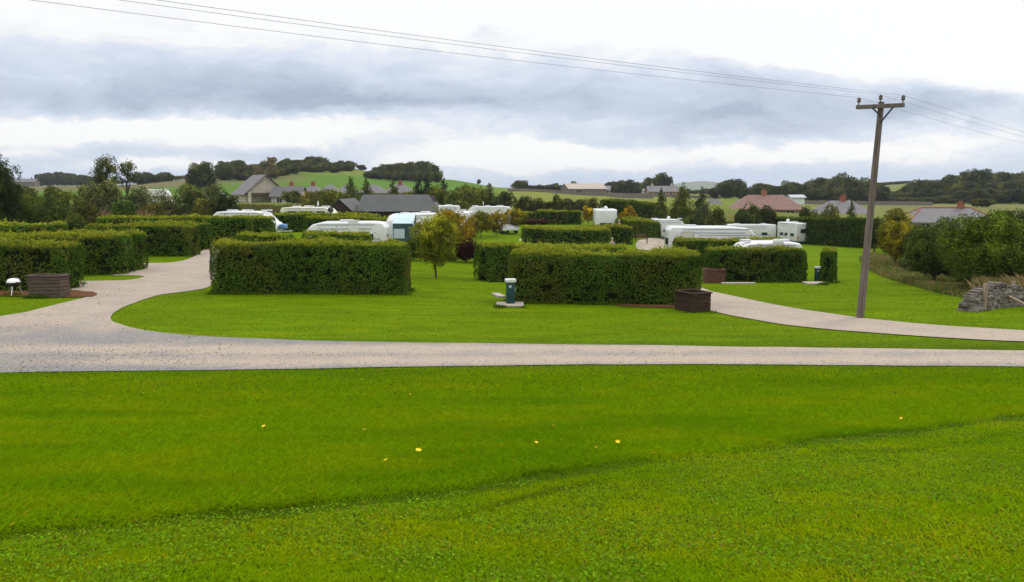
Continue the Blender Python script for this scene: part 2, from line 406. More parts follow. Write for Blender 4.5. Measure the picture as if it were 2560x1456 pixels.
def chaikin(p, it=2, closed=True):
    p = [np.array(q[:2], float) for q in p]
    for _ in range(it):
        q = []
        for i in range(len(p)):
            a, b = p[i], p[(i + 1) % len(p)]
            q += [a * .78 + b * .22, a * .22 + b * .78]
        p = q
    return p
def inpoly(x, y, poly):
    r = np.zeros(len(x), bool); n = len(poly)
    for i in range(n):
        x0, y0 = poly[i][:2]; x1, y1 = poly[(i + 1) % n][:2]
        if y0 == y1: continue
        c = ((y0 > y) != (y1 > y)) & (x < (x1 - x0) * (y - y0) / (y1 - y0) + x0)
        r ^= c
    return r
def sheet(name, poly, off, mat, cell=1.0, track=None, parent=None):
    from mathutils.geometry import delaunay_2d_cdt
    pl = [(float(p[0]), float(p[1])) for p in poly]; a = np.array(pl)
    GX_, GY_ = np.meshgrid(np.arange(a[:, 0].min(), a[:, 0].max(), cell), np.arange(a[:, 1].min(), a[:, 1].max(), cell))
    q = np.stack([GX_.ravel(), GY_.ravel()], 1); q = q[inpoly(q[:, 0], q[:, 1], pl)]
    vv, _, ff, _, _, _ = delaunay_2d_cdt([Vector(p) for p in pl] + [Vector(p) for p in q.tolist()], [], [list(range(len(pl)))], 1, 1e-5)
    bm = bmesh.new(); bv = [bm.verts.new((p.x, p.y, 0)) for p in vv]
    for f in ff:
        try: bm.faces.new([bv[k] for k in f])
        except ValueError: pass
    bm.normal_update()
    co = np.array([v.co[:] for v in bm.verts])
    z = gz(co[:, 0], co[:, 1]) + off
    for v, q in zip(bm.verts, z): v.co.z = q
    for f in bm.faces:
        f.smooth = True
        if f.normal.z < 0: f.normal_flip()
    m = bpy.data.meshes.new(name); bm.to_mesh(m); bm.free()
    if track is not None:
        a = m.attributes.new('track', 'FLOAT', 'POINT'); a.data.foreach_set('value', track(co[:, 0], co[:, 1]).astype(np.float32))
    m.materials.append(MATS[mat])
    return link(name, m, parent)
def px(pts): return [P(u, v) for u, v in pts]
def wob(poly, amp=.10, s=5, step_=.5):
    """resample a closed outline and roughen it like a turf edge"""
    out = []
    for i in range(len(poly)):
        a, b = np.array(poly[i][:2]), np.array(poly[(i + 1) % len(poly)][:2]); n = max(1, int(np.linalg.norm(b - a) / step_))
        for k in range(n): out.append(a + (b - a) * k / n)
    out = np.array(out); q = np.stack([out[:, 0] * .9, out[:, 1] * .9, out[:, 0] * 0], 1)
    out[:, 0] += (fbm(q, s) - .5) * amp * 2; out[:, 1] += (fbm(q, s + 20) - .5) * amp * 2
    return [tuple(p) for p in out]
ROAD = px([(-700, 945), (0, 934), (600, 926), (1200, 916), (1800, 913), (2560, 919), (3300, 928),
           (3300, 888), (2560, 878), (2200, 874), (1600, 865), (1100, 860), (800, 854), (500, 843), (370, 830), (300, 815), (270, 800),
           (290, 780), (335, 758), (400, 738), (480, 728), (522, 720), (540, 700), (545, 660), (548, 625), (560, 605), (520, 604), (505, 632), (470, 650), (430, 658), (376, 659),
           (250, 660), (250, 690), (372, 690), (330, 702), (216, 704), (100, 704), (100, 724), (216, 728), (232, 742), (165, 757), (0, 798), (-700, 850)])
ROAD = wob(chaikin(ROAD, 2), .08)
def trk(x, y):
    yc = 18.9 - .012 * x
    d = np.abs(y - yc); a = .75 * np.exp(-((d - .78) / .34) ** 2) + .18 * np.exp(-((d) / .5) ** 2) - .15 * smooth(1.3, 1.7, d)
    far = smooth(21, 24, y); return a * (1 - far) + .42 * far - .35 * smooth(6, 12, -x) * (1 - far) * smooth(0, .8, yc - y + .6)
tag(sheet('gravel_road', ROAD, .022, 'gravel', .8, trk), 'pale gravel drive curving from the foreground into the pitches on the left', kind='structure')
ROAD2 = px([(1585, 604), (1600, 640), (1620, 690), (1700, 760), (1785, 781), (1850, 795), (2000, 820), (2300, 843), (2560, 857), (3300, 885),
            (3300, 858), (2560, 829), (2300, 812), (2150, 797), (2000, 775), (1900, 757), (1810, 737), (1765, 727), (1720, 700), (1668, 650), (1668, 598), (1640, 594)])
ROAD2 = wob(chaikin(ROAD2, 2), .07, 8)
def trk2(x, y): return .30 + .3 * fbm(np.stack([x * .3, y * .8, x * 0], 1), 4)
tag(sheet('gravel_path', ROAD2, .026, 'gravel', .9, trk2), 'pale gravel lane curving in from the right behind the hedges', kind='structure')
for nm, pts, mt, off in [('mulch_bed', [(-60, 730), (225, 729), (250, 738), (225, 746), (-60, 741)], 'mulch', .034),
                    ('mulch_strip', [(1530, 763), (1712, 764), (1716, 772), (1640, 771), (1560, 768)], 'mulch', .03),
                    ('gravel_pad', [(1975, 604), (2030, 604), (2050, 609), (1975, 610)], 'gravel', .03)]:
    q = wob(chaikin(px(pts), 1), .05)
    tag(sheet(nm, q, off, mt, 1.0, lambda x, y: x * 0 + .2 if mt == 'gravel' else x * 0), kind='structure')

# ------------------------------------------------------------------ hedges
HEDGE_POLYS = []
HEDGE_G = (.066, .132, .014)
def rot2(x, y, a): return x * math.cos(a) - y * math.sin(a), x * math.sin(a) + y * math.cos(a)
def hedge(label, u1, v1, u2, v2, vtop, thick=1.7, seed=0, group='clipped hedges round the pitches', tone=1.0, h=None, dens=1.0, rr=.36, brown=1.0, topwarm=1.0):
    p1, p2 = P(u1, v1), P(u2, v2)
    for _ in range(2):
        d = p2[:2] - p1[:2]; nn = np.array([-d[1], d[0]]) / np.linalg.norm(d) * (thick - .25)
        b2 = project(p2[0] + nn[0], p2[1] + nn[1], p2[2] + 1)[0]; b1 = project(p1[0] + nn[0], p1[1] + nn[1], p1[2] + 1)[0]
        if b2 > u2 and u2 < 1280: p2 = P(u2 - (b2 - project(*p2)[0]), v2)
        if b1 < u1 and u1 > 1280: p1 = P(u1 + (project(*p1)[0] - b1), v1)
    d = p2[:2] - p1[:2]; L_ = float(np.linalg.norm(d)); ang = math.atan2(d[1], d[0])
    mid = (p1[:2] + p2[:2]) / 2
    if h is None:
        h = zat(vtop, mid[1], (u1 + u2) / 2) - g1(mid[0], mid[1]) - .06
    h = max(.9, h)
    rng = np.random.default_rng(seed + 100)
    dist = float(np.hypot(*mid)); s = max(.062, dist / 803 * 1.75)
    a, b = L_ / 2, thick / 2
    area = 2 * L_ * h + L_ * thick + 2 * thick * h
    n = int(2.6 * dens * area / (s * s * .62))
    # sample a box, then round it
    w = np.array([L_ * h, L_ * h * .55, L_ * thick * 1.7, thick * h, thick * h]); w = w / w.sum()
    k = rng.choice(5, n, p=w); U, V = rng.uniform(-1, 1, n), rng.uniform(0, 1, n)
    B = np.zeros((n, 3))
    B[:, 0] = np.where(k <= 2, U * a, np.where(k == 3, -a, a))
    B[:, 1] = np.where(k == 0, -b, np.where(k == 1, b, np.where(k == 2, (V * 2 - 1) * b, U * b)))
    B[:, 2] = np.where(k == 2, h, V * h)
    rr = min(rr, b * .9)
    q = np.stack([np.clip(B[:, 0], -a + rr, a - rr), np.clip(B[:, 1], -b + rr, b - rr), np.minimum(B[:, 2], h - rr * .8)], 1)
    D = B - q; ln = np.linalg.norm(D, axis=1, keepdims=True) + 1e-9; Nn = D / ln
    S_ = q + Nn * rr
    lump = fbm(np.stack([S_[:, 0] * 1.3 + seed, S_[:, 1] * 1.3, S_[:, 2] * 1.3], 1), 1, 3)
    wave = fbm(np.stack([S_[:, 0] * .45 + seed * 3, S_[:, 1] * .3, S_[:, 0] * 0], 1), 5, 2)
    pit = fbm(np.stack([S_[:, 0] * 3.1 + seed, S_[:, 1] * 3.1, S_[:, 2] * 3.4], 1), 7, 2)
    off = (lump - .58) * .24 - rng.exponential(.035, n) - np.clip(.43 - pit, 0, 1) * 1.4
    Pt = S_ + Nn * off[:, None]
    Pt[:, 2] += (wave - .5) * .20 * np.clip(Pt[:, 2] / h, 0, 1) + np.where(k == 2, rng.exponential(.02 + .03 * (pit > .62), n), 0)
    # the foot of the hedge is thin: stems and light show through
    foot = .13 * fbm(np.stack([S_[:, 0] * 2.6 + seed, S_[:, 1], S_[:, 2] * 0], 1), 11, 2) - .02
    keep = (Pt[:, 2] > foot) | ((rng.random(n) < .18) & (Pt[:, 2] > .02))
    keep &= ~((k == 1) & (rng.random(n) < .25))
    Pt, Nn, lump, pit = Pt[keep], Nn[keep], lump[keep], pit[keep]; m_ = len(Pt)
    big = fbm(np.stack([Pt[:, 0] * .55 + seed * 7, Pt[:, 1] * .5, Pt[:, 2] * .8], 1), 21, 3)
    mid_ = fbm(np.stack([Pt[:, 0] * 2.2 + seed * 5, Pt[:, 1] * 2, Pt[:, 2] * 2.4], 1), 31, 2)
    col = lumpy(HEDGE_G, .26, rng, m_) * tone * (.50 + 1.0 * fbm(np.stack([Pt[:, 0] * 1.1 + seed * 2, Pt[:, 1] * 1.1, Pt[:, 2] * 1.6], 1), 41, 3))[:, None]
    wy = np.clip((big - .46) * 3.2 + (mid_ - .5) * 1.6, 0, 1) * brown * .38
    col = col * (1 - wy[:, None]) + lumpy((.21, .165, .03), .25, rng, m_) * wy[:, None]
    # fresh yellow-green shoots along the top, sky-facing lightness painted into the same colour
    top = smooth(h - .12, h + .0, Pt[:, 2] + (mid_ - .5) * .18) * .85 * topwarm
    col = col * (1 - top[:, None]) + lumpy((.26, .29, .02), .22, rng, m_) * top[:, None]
    odd = rng.random(m_) < .02
    col[odd] = lumpy((.23, .13, .03), .25, rng, int(odd.sum()))
    Vv, Fq = leaf_quads(Pt, Nn, s * rng.uniform(.7, 1.3, m_), rng, .75)
    # ground conforming
    wx, wy_ = rot2(Vv[:, 0], Vv[:, 1], ang)
    cx, cy = mid[0] - math.sin(ang) * b, mid[1] + math.cos(ang) * b
    z0 = g1(cx, cy)
    Vv[:, 2] += gz(wx + cx, wy_ + cy) - z0
    root = empty('hedge', (cx, cy, z0), ang)
    tag(root, label, 'hedge', group)
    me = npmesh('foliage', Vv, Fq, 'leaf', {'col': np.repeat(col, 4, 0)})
    link('foliage', me, root)
    # opaque dark core filling the inside, stems merged in on near hedges
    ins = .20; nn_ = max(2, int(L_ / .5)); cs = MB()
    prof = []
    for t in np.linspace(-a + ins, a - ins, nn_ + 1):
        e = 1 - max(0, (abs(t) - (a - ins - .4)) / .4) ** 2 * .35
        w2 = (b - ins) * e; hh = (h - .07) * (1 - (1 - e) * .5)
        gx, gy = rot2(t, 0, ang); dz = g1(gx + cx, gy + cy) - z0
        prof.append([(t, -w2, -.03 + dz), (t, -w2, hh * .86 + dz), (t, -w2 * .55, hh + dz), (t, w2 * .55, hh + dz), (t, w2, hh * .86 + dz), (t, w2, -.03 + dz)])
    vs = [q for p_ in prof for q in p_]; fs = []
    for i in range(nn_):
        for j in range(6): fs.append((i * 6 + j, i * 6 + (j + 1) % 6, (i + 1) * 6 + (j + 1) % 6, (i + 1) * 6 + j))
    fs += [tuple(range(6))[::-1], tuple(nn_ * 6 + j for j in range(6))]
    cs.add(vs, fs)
    if dist < 62:
        st = cs
        x = -a + .2
        while x < a - .15:
            for yy in (-b * .55, b * .35):
                xx, y2 = x + rnd.uniform(-.1, .1), yy + rnd.uniform(-.1, .1)
                gx, gy = rot2(xx, y2, ang); dz = g1(gx + cx, gy + cy) - z0
                st.tube([(xx, y2, dz - .03), (xx + rnd.uniform(-.04, .04), y2, dz + .25), (xx + rnd.uniform(-.12, .12), y2, dz + .6)], [.022, .018, .013], 5, False)
            x += rnd.uniform(.22, .4)
    cs.build('core_stems', 'hedge_core', root)
    cr = [rot2(sx * a, sy * b, ang) for sx, sy in ((-1, -1), (1, -1), (1, 1), (-1, 1))]
    HEDGE_POLYS.append([(cx + q[0], cy + q[1]) for q in cr])
    return root
hd = [
 ('clipped hedge at the left edge with the kettle barbecue and planter before it', -230, 724, 213, 729, 610, 1.7, 1.0),
 ('second hedge from the front on the left, its end above the small lawn strip', -230, 694, 338, 688, 590, 1.8, 1.0),
 ('narrow hedge end showing just right of the second left hedge', 60, 679, 370, 678, 582, 1.4, .95),
 ('long hedge on the left whose end stands beside the drive bend, third from the front', 204, 641, 503, 642, 563, 1.8, .95),
 ('rounded hedge end beside the drive just behind the third left hedge', 330, 626, 534, 626, 558, 1.5, .95),
 ('low yellow-topped hedge running out of the left edge below the dark shrubs', -200, 652, 176, 640, 561, 1.8, 1.05),
 ('hedge behind the drive whose right end stands left of the front sloped caravan', 235, 611, 636, 610, 542, 2.0, 1.0),
 ('short hedge tucked under the left end of the sloped white caravan', 560, 596, 690, 596, 544, 1.6, .85),
 ('dark hedge between the sloped caravan and the timber barn', 690, 582, 955, 582, 535, 1.6, .8),
 ('hedge with a rounded left end in front of the blue awning', 783, 604, 1006, 603, 545, 1.6, .85),
 ('large clipped hedge standing alone left of centre on the island lawn', 522, 737, 1029, 739, 606, 1.7, 1.0),
 ('hedge top showing behind the left part of the large central hedge', 585, 690, 745, 690, 585, 1.6, 1.1),
 ('hedge top showing between the large central hedge and the white caravan roof', 762, 684, 936, 684, 583, 1.6, 1.1),
 ('widest clipped hedge right of centre between the green post and the dark planter', 1270, 759, 1760, 765, 632, 1.8, 1.0),
 ('hedge whose end stands behind the green post, half hidden by the widest hedge', 1223, 706, 1578, 700, 616, 1.6, 1.0),
 ('low hedge in the middle distance with the paving slab at its left end', 1302, 619, 1532, 622, 573, 2.2, .95),
 ('hedge end beside the bench, behind the low middle hedge', 1440, 612, 1587, 613, 566, 1.8, .9),
 ('hedge running from the bench to behind the big motorhome', 1540, 597, 1690, 597, 556, 1.6, .85),
 ('dark hedge with purple bushes at its left end', 1338, 562, 1456, 562, 527, 1.8, .8),
 ('short dark hedge left of the purple bushes behind the golden trees', 1290, 562, 1342, 562, 531, 1.8, .8),
 ('dark hedge directly right of the motorhome window side below the white roof', 1679, 668, 1962, 672, 599, 1.7, .95),
 ('hedge right of the reddish planter below the low caravan roof', 1757, 707, 2022, 707, 619, 1.8, .95),
 ('narrow upright hedge stub beside the right green post', 2045, 708, 2091, 709, 624, 1.3, .9),
]
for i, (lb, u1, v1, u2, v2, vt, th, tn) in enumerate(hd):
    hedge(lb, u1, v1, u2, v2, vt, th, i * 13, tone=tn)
G2 = 'tall dark boundary hedges'
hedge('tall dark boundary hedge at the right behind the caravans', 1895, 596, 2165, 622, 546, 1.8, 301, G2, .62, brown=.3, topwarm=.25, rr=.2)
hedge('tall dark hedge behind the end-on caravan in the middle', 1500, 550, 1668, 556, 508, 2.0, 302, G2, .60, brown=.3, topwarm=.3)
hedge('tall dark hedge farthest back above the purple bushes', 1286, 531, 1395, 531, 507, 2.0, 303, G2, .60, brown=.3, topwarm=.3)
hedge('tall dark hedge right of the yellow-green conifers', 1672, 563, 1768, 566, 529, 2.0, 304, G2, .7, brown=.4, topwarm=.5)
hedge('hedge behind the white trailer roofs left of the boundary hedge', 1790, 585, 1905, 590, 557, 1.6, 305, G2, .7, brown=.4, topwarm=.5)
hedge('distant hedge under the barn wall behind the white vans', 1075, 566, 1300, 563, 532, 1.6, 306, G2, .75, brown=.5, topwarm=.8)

# ------------------------------------------------------------------ trees and shrubs
def crown_round(rng, w, h, s, k=16, col=(.05, .07, .02), var=.25, dens=1.0, open_=0., z0=0.):
    ctr = []; rad = []; k = int(k * 1.7)
    for i in range(k):
        th = rng.uniform(0, 2 * math.pi); ph = math.acos(rng.uniform(-.75, 1)); r = rng.uniform(.42, .80)
        ctr.append([r * math.sin(ph) * math.cos(th) * w / 2, r * math.sin(ph) * math.sin(th) * w / 2, h / 2 + r * math.cos(ph) * h / 2])
        rad.append(rng.uniform(.13, .27) * (1 - .25 * open_))
    ctr.append([0, 0, h * .5]); rad.append(.40 * (1 - .5 * open_))
    Ps, Ns, Cs = [], [], []
    for c, r in zip(ctr, rad):
        a, b = r * w, r * h
        n = int(dens * 12.57 * ((a + b) / 2) ** 2 * 1.5 / (s * s * .62)) + 8
        n = min(n, 9000)
        D = rng.normal(0, 1, (n, 3)); D /= np.linalg.norm(D, axis=1, keepdims=True)
        rr = 1 - rng.exponential(.12 + .2 * open_, n); rr = np.clip(rr, .1, 1.1) + (fbm(D * 2.6 + np.array(c) * 3, 3, 2) - .5) * .8
        p = np.array(c) + D * rr[:, None] * np.array([a, a, b])
        Ps.append(p); Ns.append(D); _t = rng.random() ** 1.3; Cs.append(lumpy(np.array(col) * (1 + _t * np.array([1.15, .85, .1])) * rng.uniform(.85, 1.2), var, rng, n))
    Pt, Nn, Cc = np.concatenate(Ps), np.concatenate(Ns), np.concatenate(Cs)
    Pt[:, 2] *= h / np.percentile(Pt[:, 2], 99.6); Pt[:, :2] *= w / (2 * np.percentile(np.abs(Pt[:, :2]), 98.0))
    hole = fbm(Pt * (2.2 / max(w, .5)) * 2 + 5, 17, 2)
    fine_ = fbm(Pt * np.array([2.4, 2.4, 1.5]) + 9, 19, 3)
    keep = (hole > .34 + .12 * open_) & (Pt[:, 2] > 0.02) & (fine_ > .36)
    tt = np.clip((fine_ - .5) * 5, 0, 1)[:, None] * smooth(.1 * h, .9 * h, Pt[:, 2])[:, None]  # tips paler towards the top, sunlit look painted into the leaf colour
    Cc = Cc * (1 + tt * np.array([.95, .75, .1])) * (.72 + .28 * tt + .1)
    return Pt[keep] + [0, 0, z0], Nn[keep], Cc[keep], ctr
def crown_conifer(rng, w, h, s, col, var=.25, dens=1.0, tiers=None, **kw):
    tiers = tiers or max(9, int(h / .55)); Ps, Ns, Cs = [], [], []
    for i in range(tiers):
        f = (i + .3) / tiers; z = h * (.06 + .94 * f); r0 = w / 2 * (1 - f) ** .8 + .06 * w
        nb = max(4, int(9 * (1 - f) + 4))
        for j in range(nb):
            th = rng.uniform(0, 2 * math.pi); r = r0 * rng.uniform(.65, 1.15)
            n = int(dens * max(6, r * (h / tiers) * 3.2 / (s * s)) ) ; n = min(n, 500)
            t = rng.uniform(.1, 1, n); sprd = .16 * r0 + .04
            x = t * r; zz = z + t * r * .25 - t * t * r * .45
            p = np.stack([x * math.cos(th), x * math.sin(th), zz], 1) + rng.normal(0, 1, (n, 3)) * np.array([sprd, sprd, h / tiers * .33])
            Ps.append(p); Ns.append(np.stack([np.cos(th) * np.ones(n) * .6, np.sin(th) * np.ones(n) * .6, np.ones(n) * .7], 1)); Cs.append(lumpy(np.array(col) * rng.uniform(.75, 1.25), var, rng, n))
    n = 30
    Ps.append(np.stack([rng.normal(0, .03 * w, n), rng.normal(0, .03 * w, n), h * rng.uniform(.94, 1.06, n)], 1)); Ns.append(rng.normal(0, 1, (n, 3))); Cs.append(lumpy(col, var, rng, n))
    Pt, Nn, Cc = np.concatenate(Ps), np.concatenate(Ns), np.concatenate(Cs)
    return Pt, Nn, Cc, []
def tree_meshes(kind, w, h, s, col, seed, trunk_h=.2, tr=.035, open_=0, dens=1., k=16, asp=.62):
    rng = np.random.default_rng(seed)
    if kind == 'conifer':
        Pt, Nn, Cc, ctr = crown_conifer(rng, w, h * .97, s, col, dens=dens); base = h * .03
        mat = 'needle'
    elif kind == 'columnar':
        Pt, Nn, Cc, ctr = crown_round(rng, w, h * (1 - trunk_h), s, k, col, dens=dens, open_=open_); base = h * trunk_h
        f = np.clip(Pt[:, 2] / (h * (1 - trunk_h)), 0, 1); Pt[:, :2] *= (.16 + .92 * np.sin(np.pi * np.clip(f, 0, 1) ** .85 * .72 + .06))[:, None]; mat = 'leaf'
    else:
        Pt, Nn, Cc, ctr = crown_round(rng, w, h * (1 - trunk_h), s, k, col, dens=dens, open_=open_); base = h * trunk_h; mat = 'leaf'
    Pt[:, 2] += base
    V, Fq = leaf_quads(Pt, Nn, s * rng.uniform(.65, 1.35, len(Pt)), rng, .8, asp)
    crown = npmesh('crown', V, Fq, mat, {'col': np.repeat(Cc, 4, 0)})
    mb = MB(); r0 = tr * h if kind != 'conifer' else .022 * h
    top = h * (.9 if kind == 'conifer' else .6)
    bend = rng.normal(0, .02 * h, 2)
    mb.tube([(0, 0, -.15), (0, 0, h * .06), (bend[0] * .5, bend[1] * .5, top * .5), (bend[0], bend[1], top)], [r0 * 1.25, r0, r0 * .7, r0 * .25], 7)
    for c in ctr[:9]:
        zb = min(top * .8, base + c[2] * .35); f = zb / top
        mb.tube([(bend[0] * f, bend[1] * f, zb * .9), (c[0] * .5, c[1] * .5, (zb + base + c[2]) / 2), (c[0] * .95, c[1] * .95, base + c[2])], [r0 * .45, r0 * .3, r0 * .12], 5, False)
    me = bpy.data.meshes.new('trunk'); me.from_pydata(mb.v, [], mb.f); me.materials.append(MATS['bark']); me.update()
    return crown, me
_seed = [500]
def plant(name, label, cat, u, dist, vtop, wpx, kind='round', col=(.045, .065, .018), group=None, trunk_h=.15, open_=0, dens=1., k=16, tr=.03, lean=0, asp=.62, vbase=None, smin=.07):
    _seed[0] += 1
    if vbase is not None:
        p = P(u, vbase); dist = p[1]
    else: p = at(u, dist)
    h = zat(vtop, dist, u) - p[2]; w = wpx / F * dist
    s = max(smin, dist / 803 * 1.55) * (1.25 if dist < 50 else 1)
    cr, tk = tree_meshes(kind, w, h, s, col, _seed[0], trunk_h, tr, open_, dens, k, asp)
    root = empty(name, p, rnd.uniform(0, 6)); root.rotation_euler.x = lean
    tag(root, label, cat, group)
    link('crown', cr, root); link('trunk', tk, root)
    return root
DG, MG, YG, GG, OG = (.034, .058, .014), (.055, .088, .018), (.12, .145, .016), (.085, .110, .052), (.175, .145, .014)
# golden young trees on the lawn in the middle
GT = 'young golden-leaved trees on the middle lawn'
plant('young_tree', 'golden-green young tree alone on the lawn between the two big hedges', 'tree', 1090, 0, 530, 104, 'columnar', (.118, .140, .016), GT, .10, .5, .6, 30, .016, vbase=697)
plant('young_tree', 'golden young tree directly behind the lone golden-green tree', 'tree', 1128, 0, 526, 92, 'columnar', OG, GT, .12, .3, .9, 18, .016, vbase=650)
plant('young_tree', 'golden young tree in front of the long white van, second right of the lone tree', 'tree', 1202, 0, 530, 62, 'columnar', (.115, .118, .016), GT, .12, .3, .9, 14, .016, vbase=596)
plant('young_tree', 'golden young tree before the parked white car', 'tree', 1240, 0, 528, 54, 'columnar', OG, GT, .14, .35, .8, 14, .016, vbase=592)
plant('young_tree', 'golden young tree at the right end of the row, by the purple bushes', 'tree', 1284, 0, 524, 56, 'columnar', (.115, .115, .016), GT, .12, .3, .85, 14, .016, vbase=586)
plant('young_tree', 'short dark young tree stem left of the golden row', 'tree', 1172, 0, 558, 40, 'columnar', (.10, .085, .02), GT, .2, .4, .7, 12, .016, vbase=618)
plant('young_tree', 'small golden tree left of the end-on white caravan', 'tree', 1470, 100, 516, 34, 'round', OG, GT, .1, .3, .9, 12, .02)
plant('young_tree', 'round orange-gold tree right of the end-on white caravan', 'tree', 1572, 101, 518, 42, 'round', (.165, .125, .016), GT, .08, .1, 1, 14, .02)
plant('young_tree', 'wispy tree standing before the end-on white caravan', 'tree', 1506, 92, 530, 34, 'round', (.12, .12, .03), GT, .12, .6, .35, 12, .02)
# purple bushes
PB = 'dark purple bushes'
PC = (.028, .010, .016)
plant('purple_bush', 'dark purple bush behind the lone golden tree', 'bush', 1166, 0, 598, 56, 'round', PC, PB, .02, .1, 1.2, 14, .03, vbase=657)
plant('purple_bush', 'small dark purple bush beside the hedge end behind the green post', 'bush', 1213, 0, 622, 24, 'round', PC, PB, .02, .1, 1.2, 10, .03, vbase=658)
plant('purple_bush', 'low purple bush at the left end of the far dark hedge', 'bush', 1328, 0, 546, 28, 'round', (.04, .018, .024), PB, .02, .1, 1.2, 10, .03, vbase=565)
plant('purple_bush', 'low purple bush against the middle of the far dark hedge', 'bush', 1358, 0, 547, 26, 'round', (.04, .018, .024), PB, .02, .1, 1.2, 10, .03, vbase=565)
plant('shrub', 'small yellow-green shrub between the two purple bushes', 'bush', 1195, 0, 622, 30, 'round', (.13, .14, .02), None, .02, .2, 1, 10, .03, vbase=656)
plant('shrub', 'small yellow shrub at the foot of the purple bush', 'bush', 1130, 0, 632, 30, 'round', (.14, .15, .02), None, .02, .2, 1, 10, .03, vbase=655)
plant('shrub', 'dark green shrub below the awning, left of the golden tree', 'bush', 1035, 0, 592, 46, 'round', DG, None, .02, .1, 1.1, 12, .03, vbase=652)
plant('shrub', 'yellowish shrub beside the lone golden tree on its left', 'bush', 1062, 0, 610, 34, 'round', (.11, .12, .02), None, .02, .2, 1, 10, .03, vbase=654)
# left cluster
LG = 'trees and shrubs at the left edge of the site'
plant('dark_tree', 'dark drooping tree cut by the left edge of the picture', 'tree', -18, 58, 386, 120, 'round', (.030, .048, .016), LG, .08, .45, 1., 28, .02)
plant('dark_shrub', 'large dark green shrub at the left edge under the drooping tree', 'bush', 10, 62, 482, 170, 'round', (.05,.078,.02), LG, .02, .2, .9, 20)
plant('dark_shrub', 'large dark shrub right of the one at the left edge', 'bush', 100, 66, 492, 110, 'round', (.048, .072, .018), LG, .02, .25, .9, 20)
plant('shrub', 'green shrub with lighter leaves in the left thicket', 'bush', 140, 74, 470, 100, 'round', (.060, .082, .022), LG, .04, .3, .9, 18)
plant('shrub', 'dark shrub in front of the thicket above the brown grass', 'bush', 160, 64, 520, 100, 'round', (.045, .066, .018), LG, .02, .2, .9, 16)
plant('conical_tree', 'small cone-shaped tree in the middle of the left thicket', 'tree', 206, 82, 474, 72, 'conifer', (.075, .085, .018), LG, 0, dens=.8)
plant('slender_tree', 'tall slender grey-green tree rising above the left thicket', 'tree', 272, 92, 392, 62, 'round', (.070, .092, .046), LG, .2, .7, .5, 24, .018)
plant('slender_tree', 'airy tree with a flat feathery top right of the tallest slender tree', 'tree', 324, 95, 405, 60, 'round', (.065, .085, .044), LG, .55, .8, .6, 16, .018)
plant('grey_green_tree', 'broad grey-green tree below the slender trees', 'tree', 255, 88, 456, 90, 'round', GG, LG, .05, .35, .8, 20)
plant('grey_green_tree', 'grey-green tree right of the feathery-topped tree', 'tree', 345, 90, 468, 76, 'round', (.065, .085, .042), LG, .05, .45, .7, 18)
plant('grey_green_tree', 'thin grey-green tree in front of the distant white caravans', 'tree', 405, 96, 474, 70, 'round', GG, LG, .1, .75, .35, 16, .018)
plant('grey_green_tree', 'bushy grey-green tree left of the pale gabled house', 'tree', 478, 105, 462, 76, 'round', (.062, .09, .038), LG, .08, .35, .75, 18)
plant('grey_green_tree', 'grey-green tree overlapping the left end of the gabled house roof', 'tree', 535, 108, 462, 84, 'round', GG, LG, .1, .5, .6, 18)
plant('round_bush', 'rounded green bush in front of the slender trees', 'bush', 316, 80, 500, 50, 'round', (.040, .075, .020), LG, .02, 0, 1.1, 14)
plant('round_bush', 'dark rounded bush by the pale house porch', 'bush', 568, 98, 486, 62, 'round', (.028, .046, .016), LG, .03, 0, 1.1, 14)
plant('round_bush', 'small dark bush left of the gabled house in the rough grass', 'bush', 430, 92, 504, 44, 'round', (.045, .062, .022), LG, .02, .2, 1, 12)
plant('round_bush', 'low yellowish bush in the rough grass below the white caravans', 'bush', 388, 88, 508, 56, 'round', (.075, .082, .024), LG, .02, .3, .9, 12)
plant('round_bush', 'low yellow-green bush left of the dark rounded bush by the porch', 'bush', 510, 98, 498, 60, 'round', (.085, .10, .022), LG, .02, .3, .9, 12)
plant('round_bush', 'low olive bush at the foot of the cone-shaped tree', 'bush', 225, 76, 512, 60, 'round', (.060, .065, .018), LG, .02, .3, .9, 12)
plant('shrub', 'dark shrub filling the gap behind the thicket at far left', 'bush', 60, 84, 466, 100, 'round', (.040, .058, .020), LG, .02, .3, .9, 16)
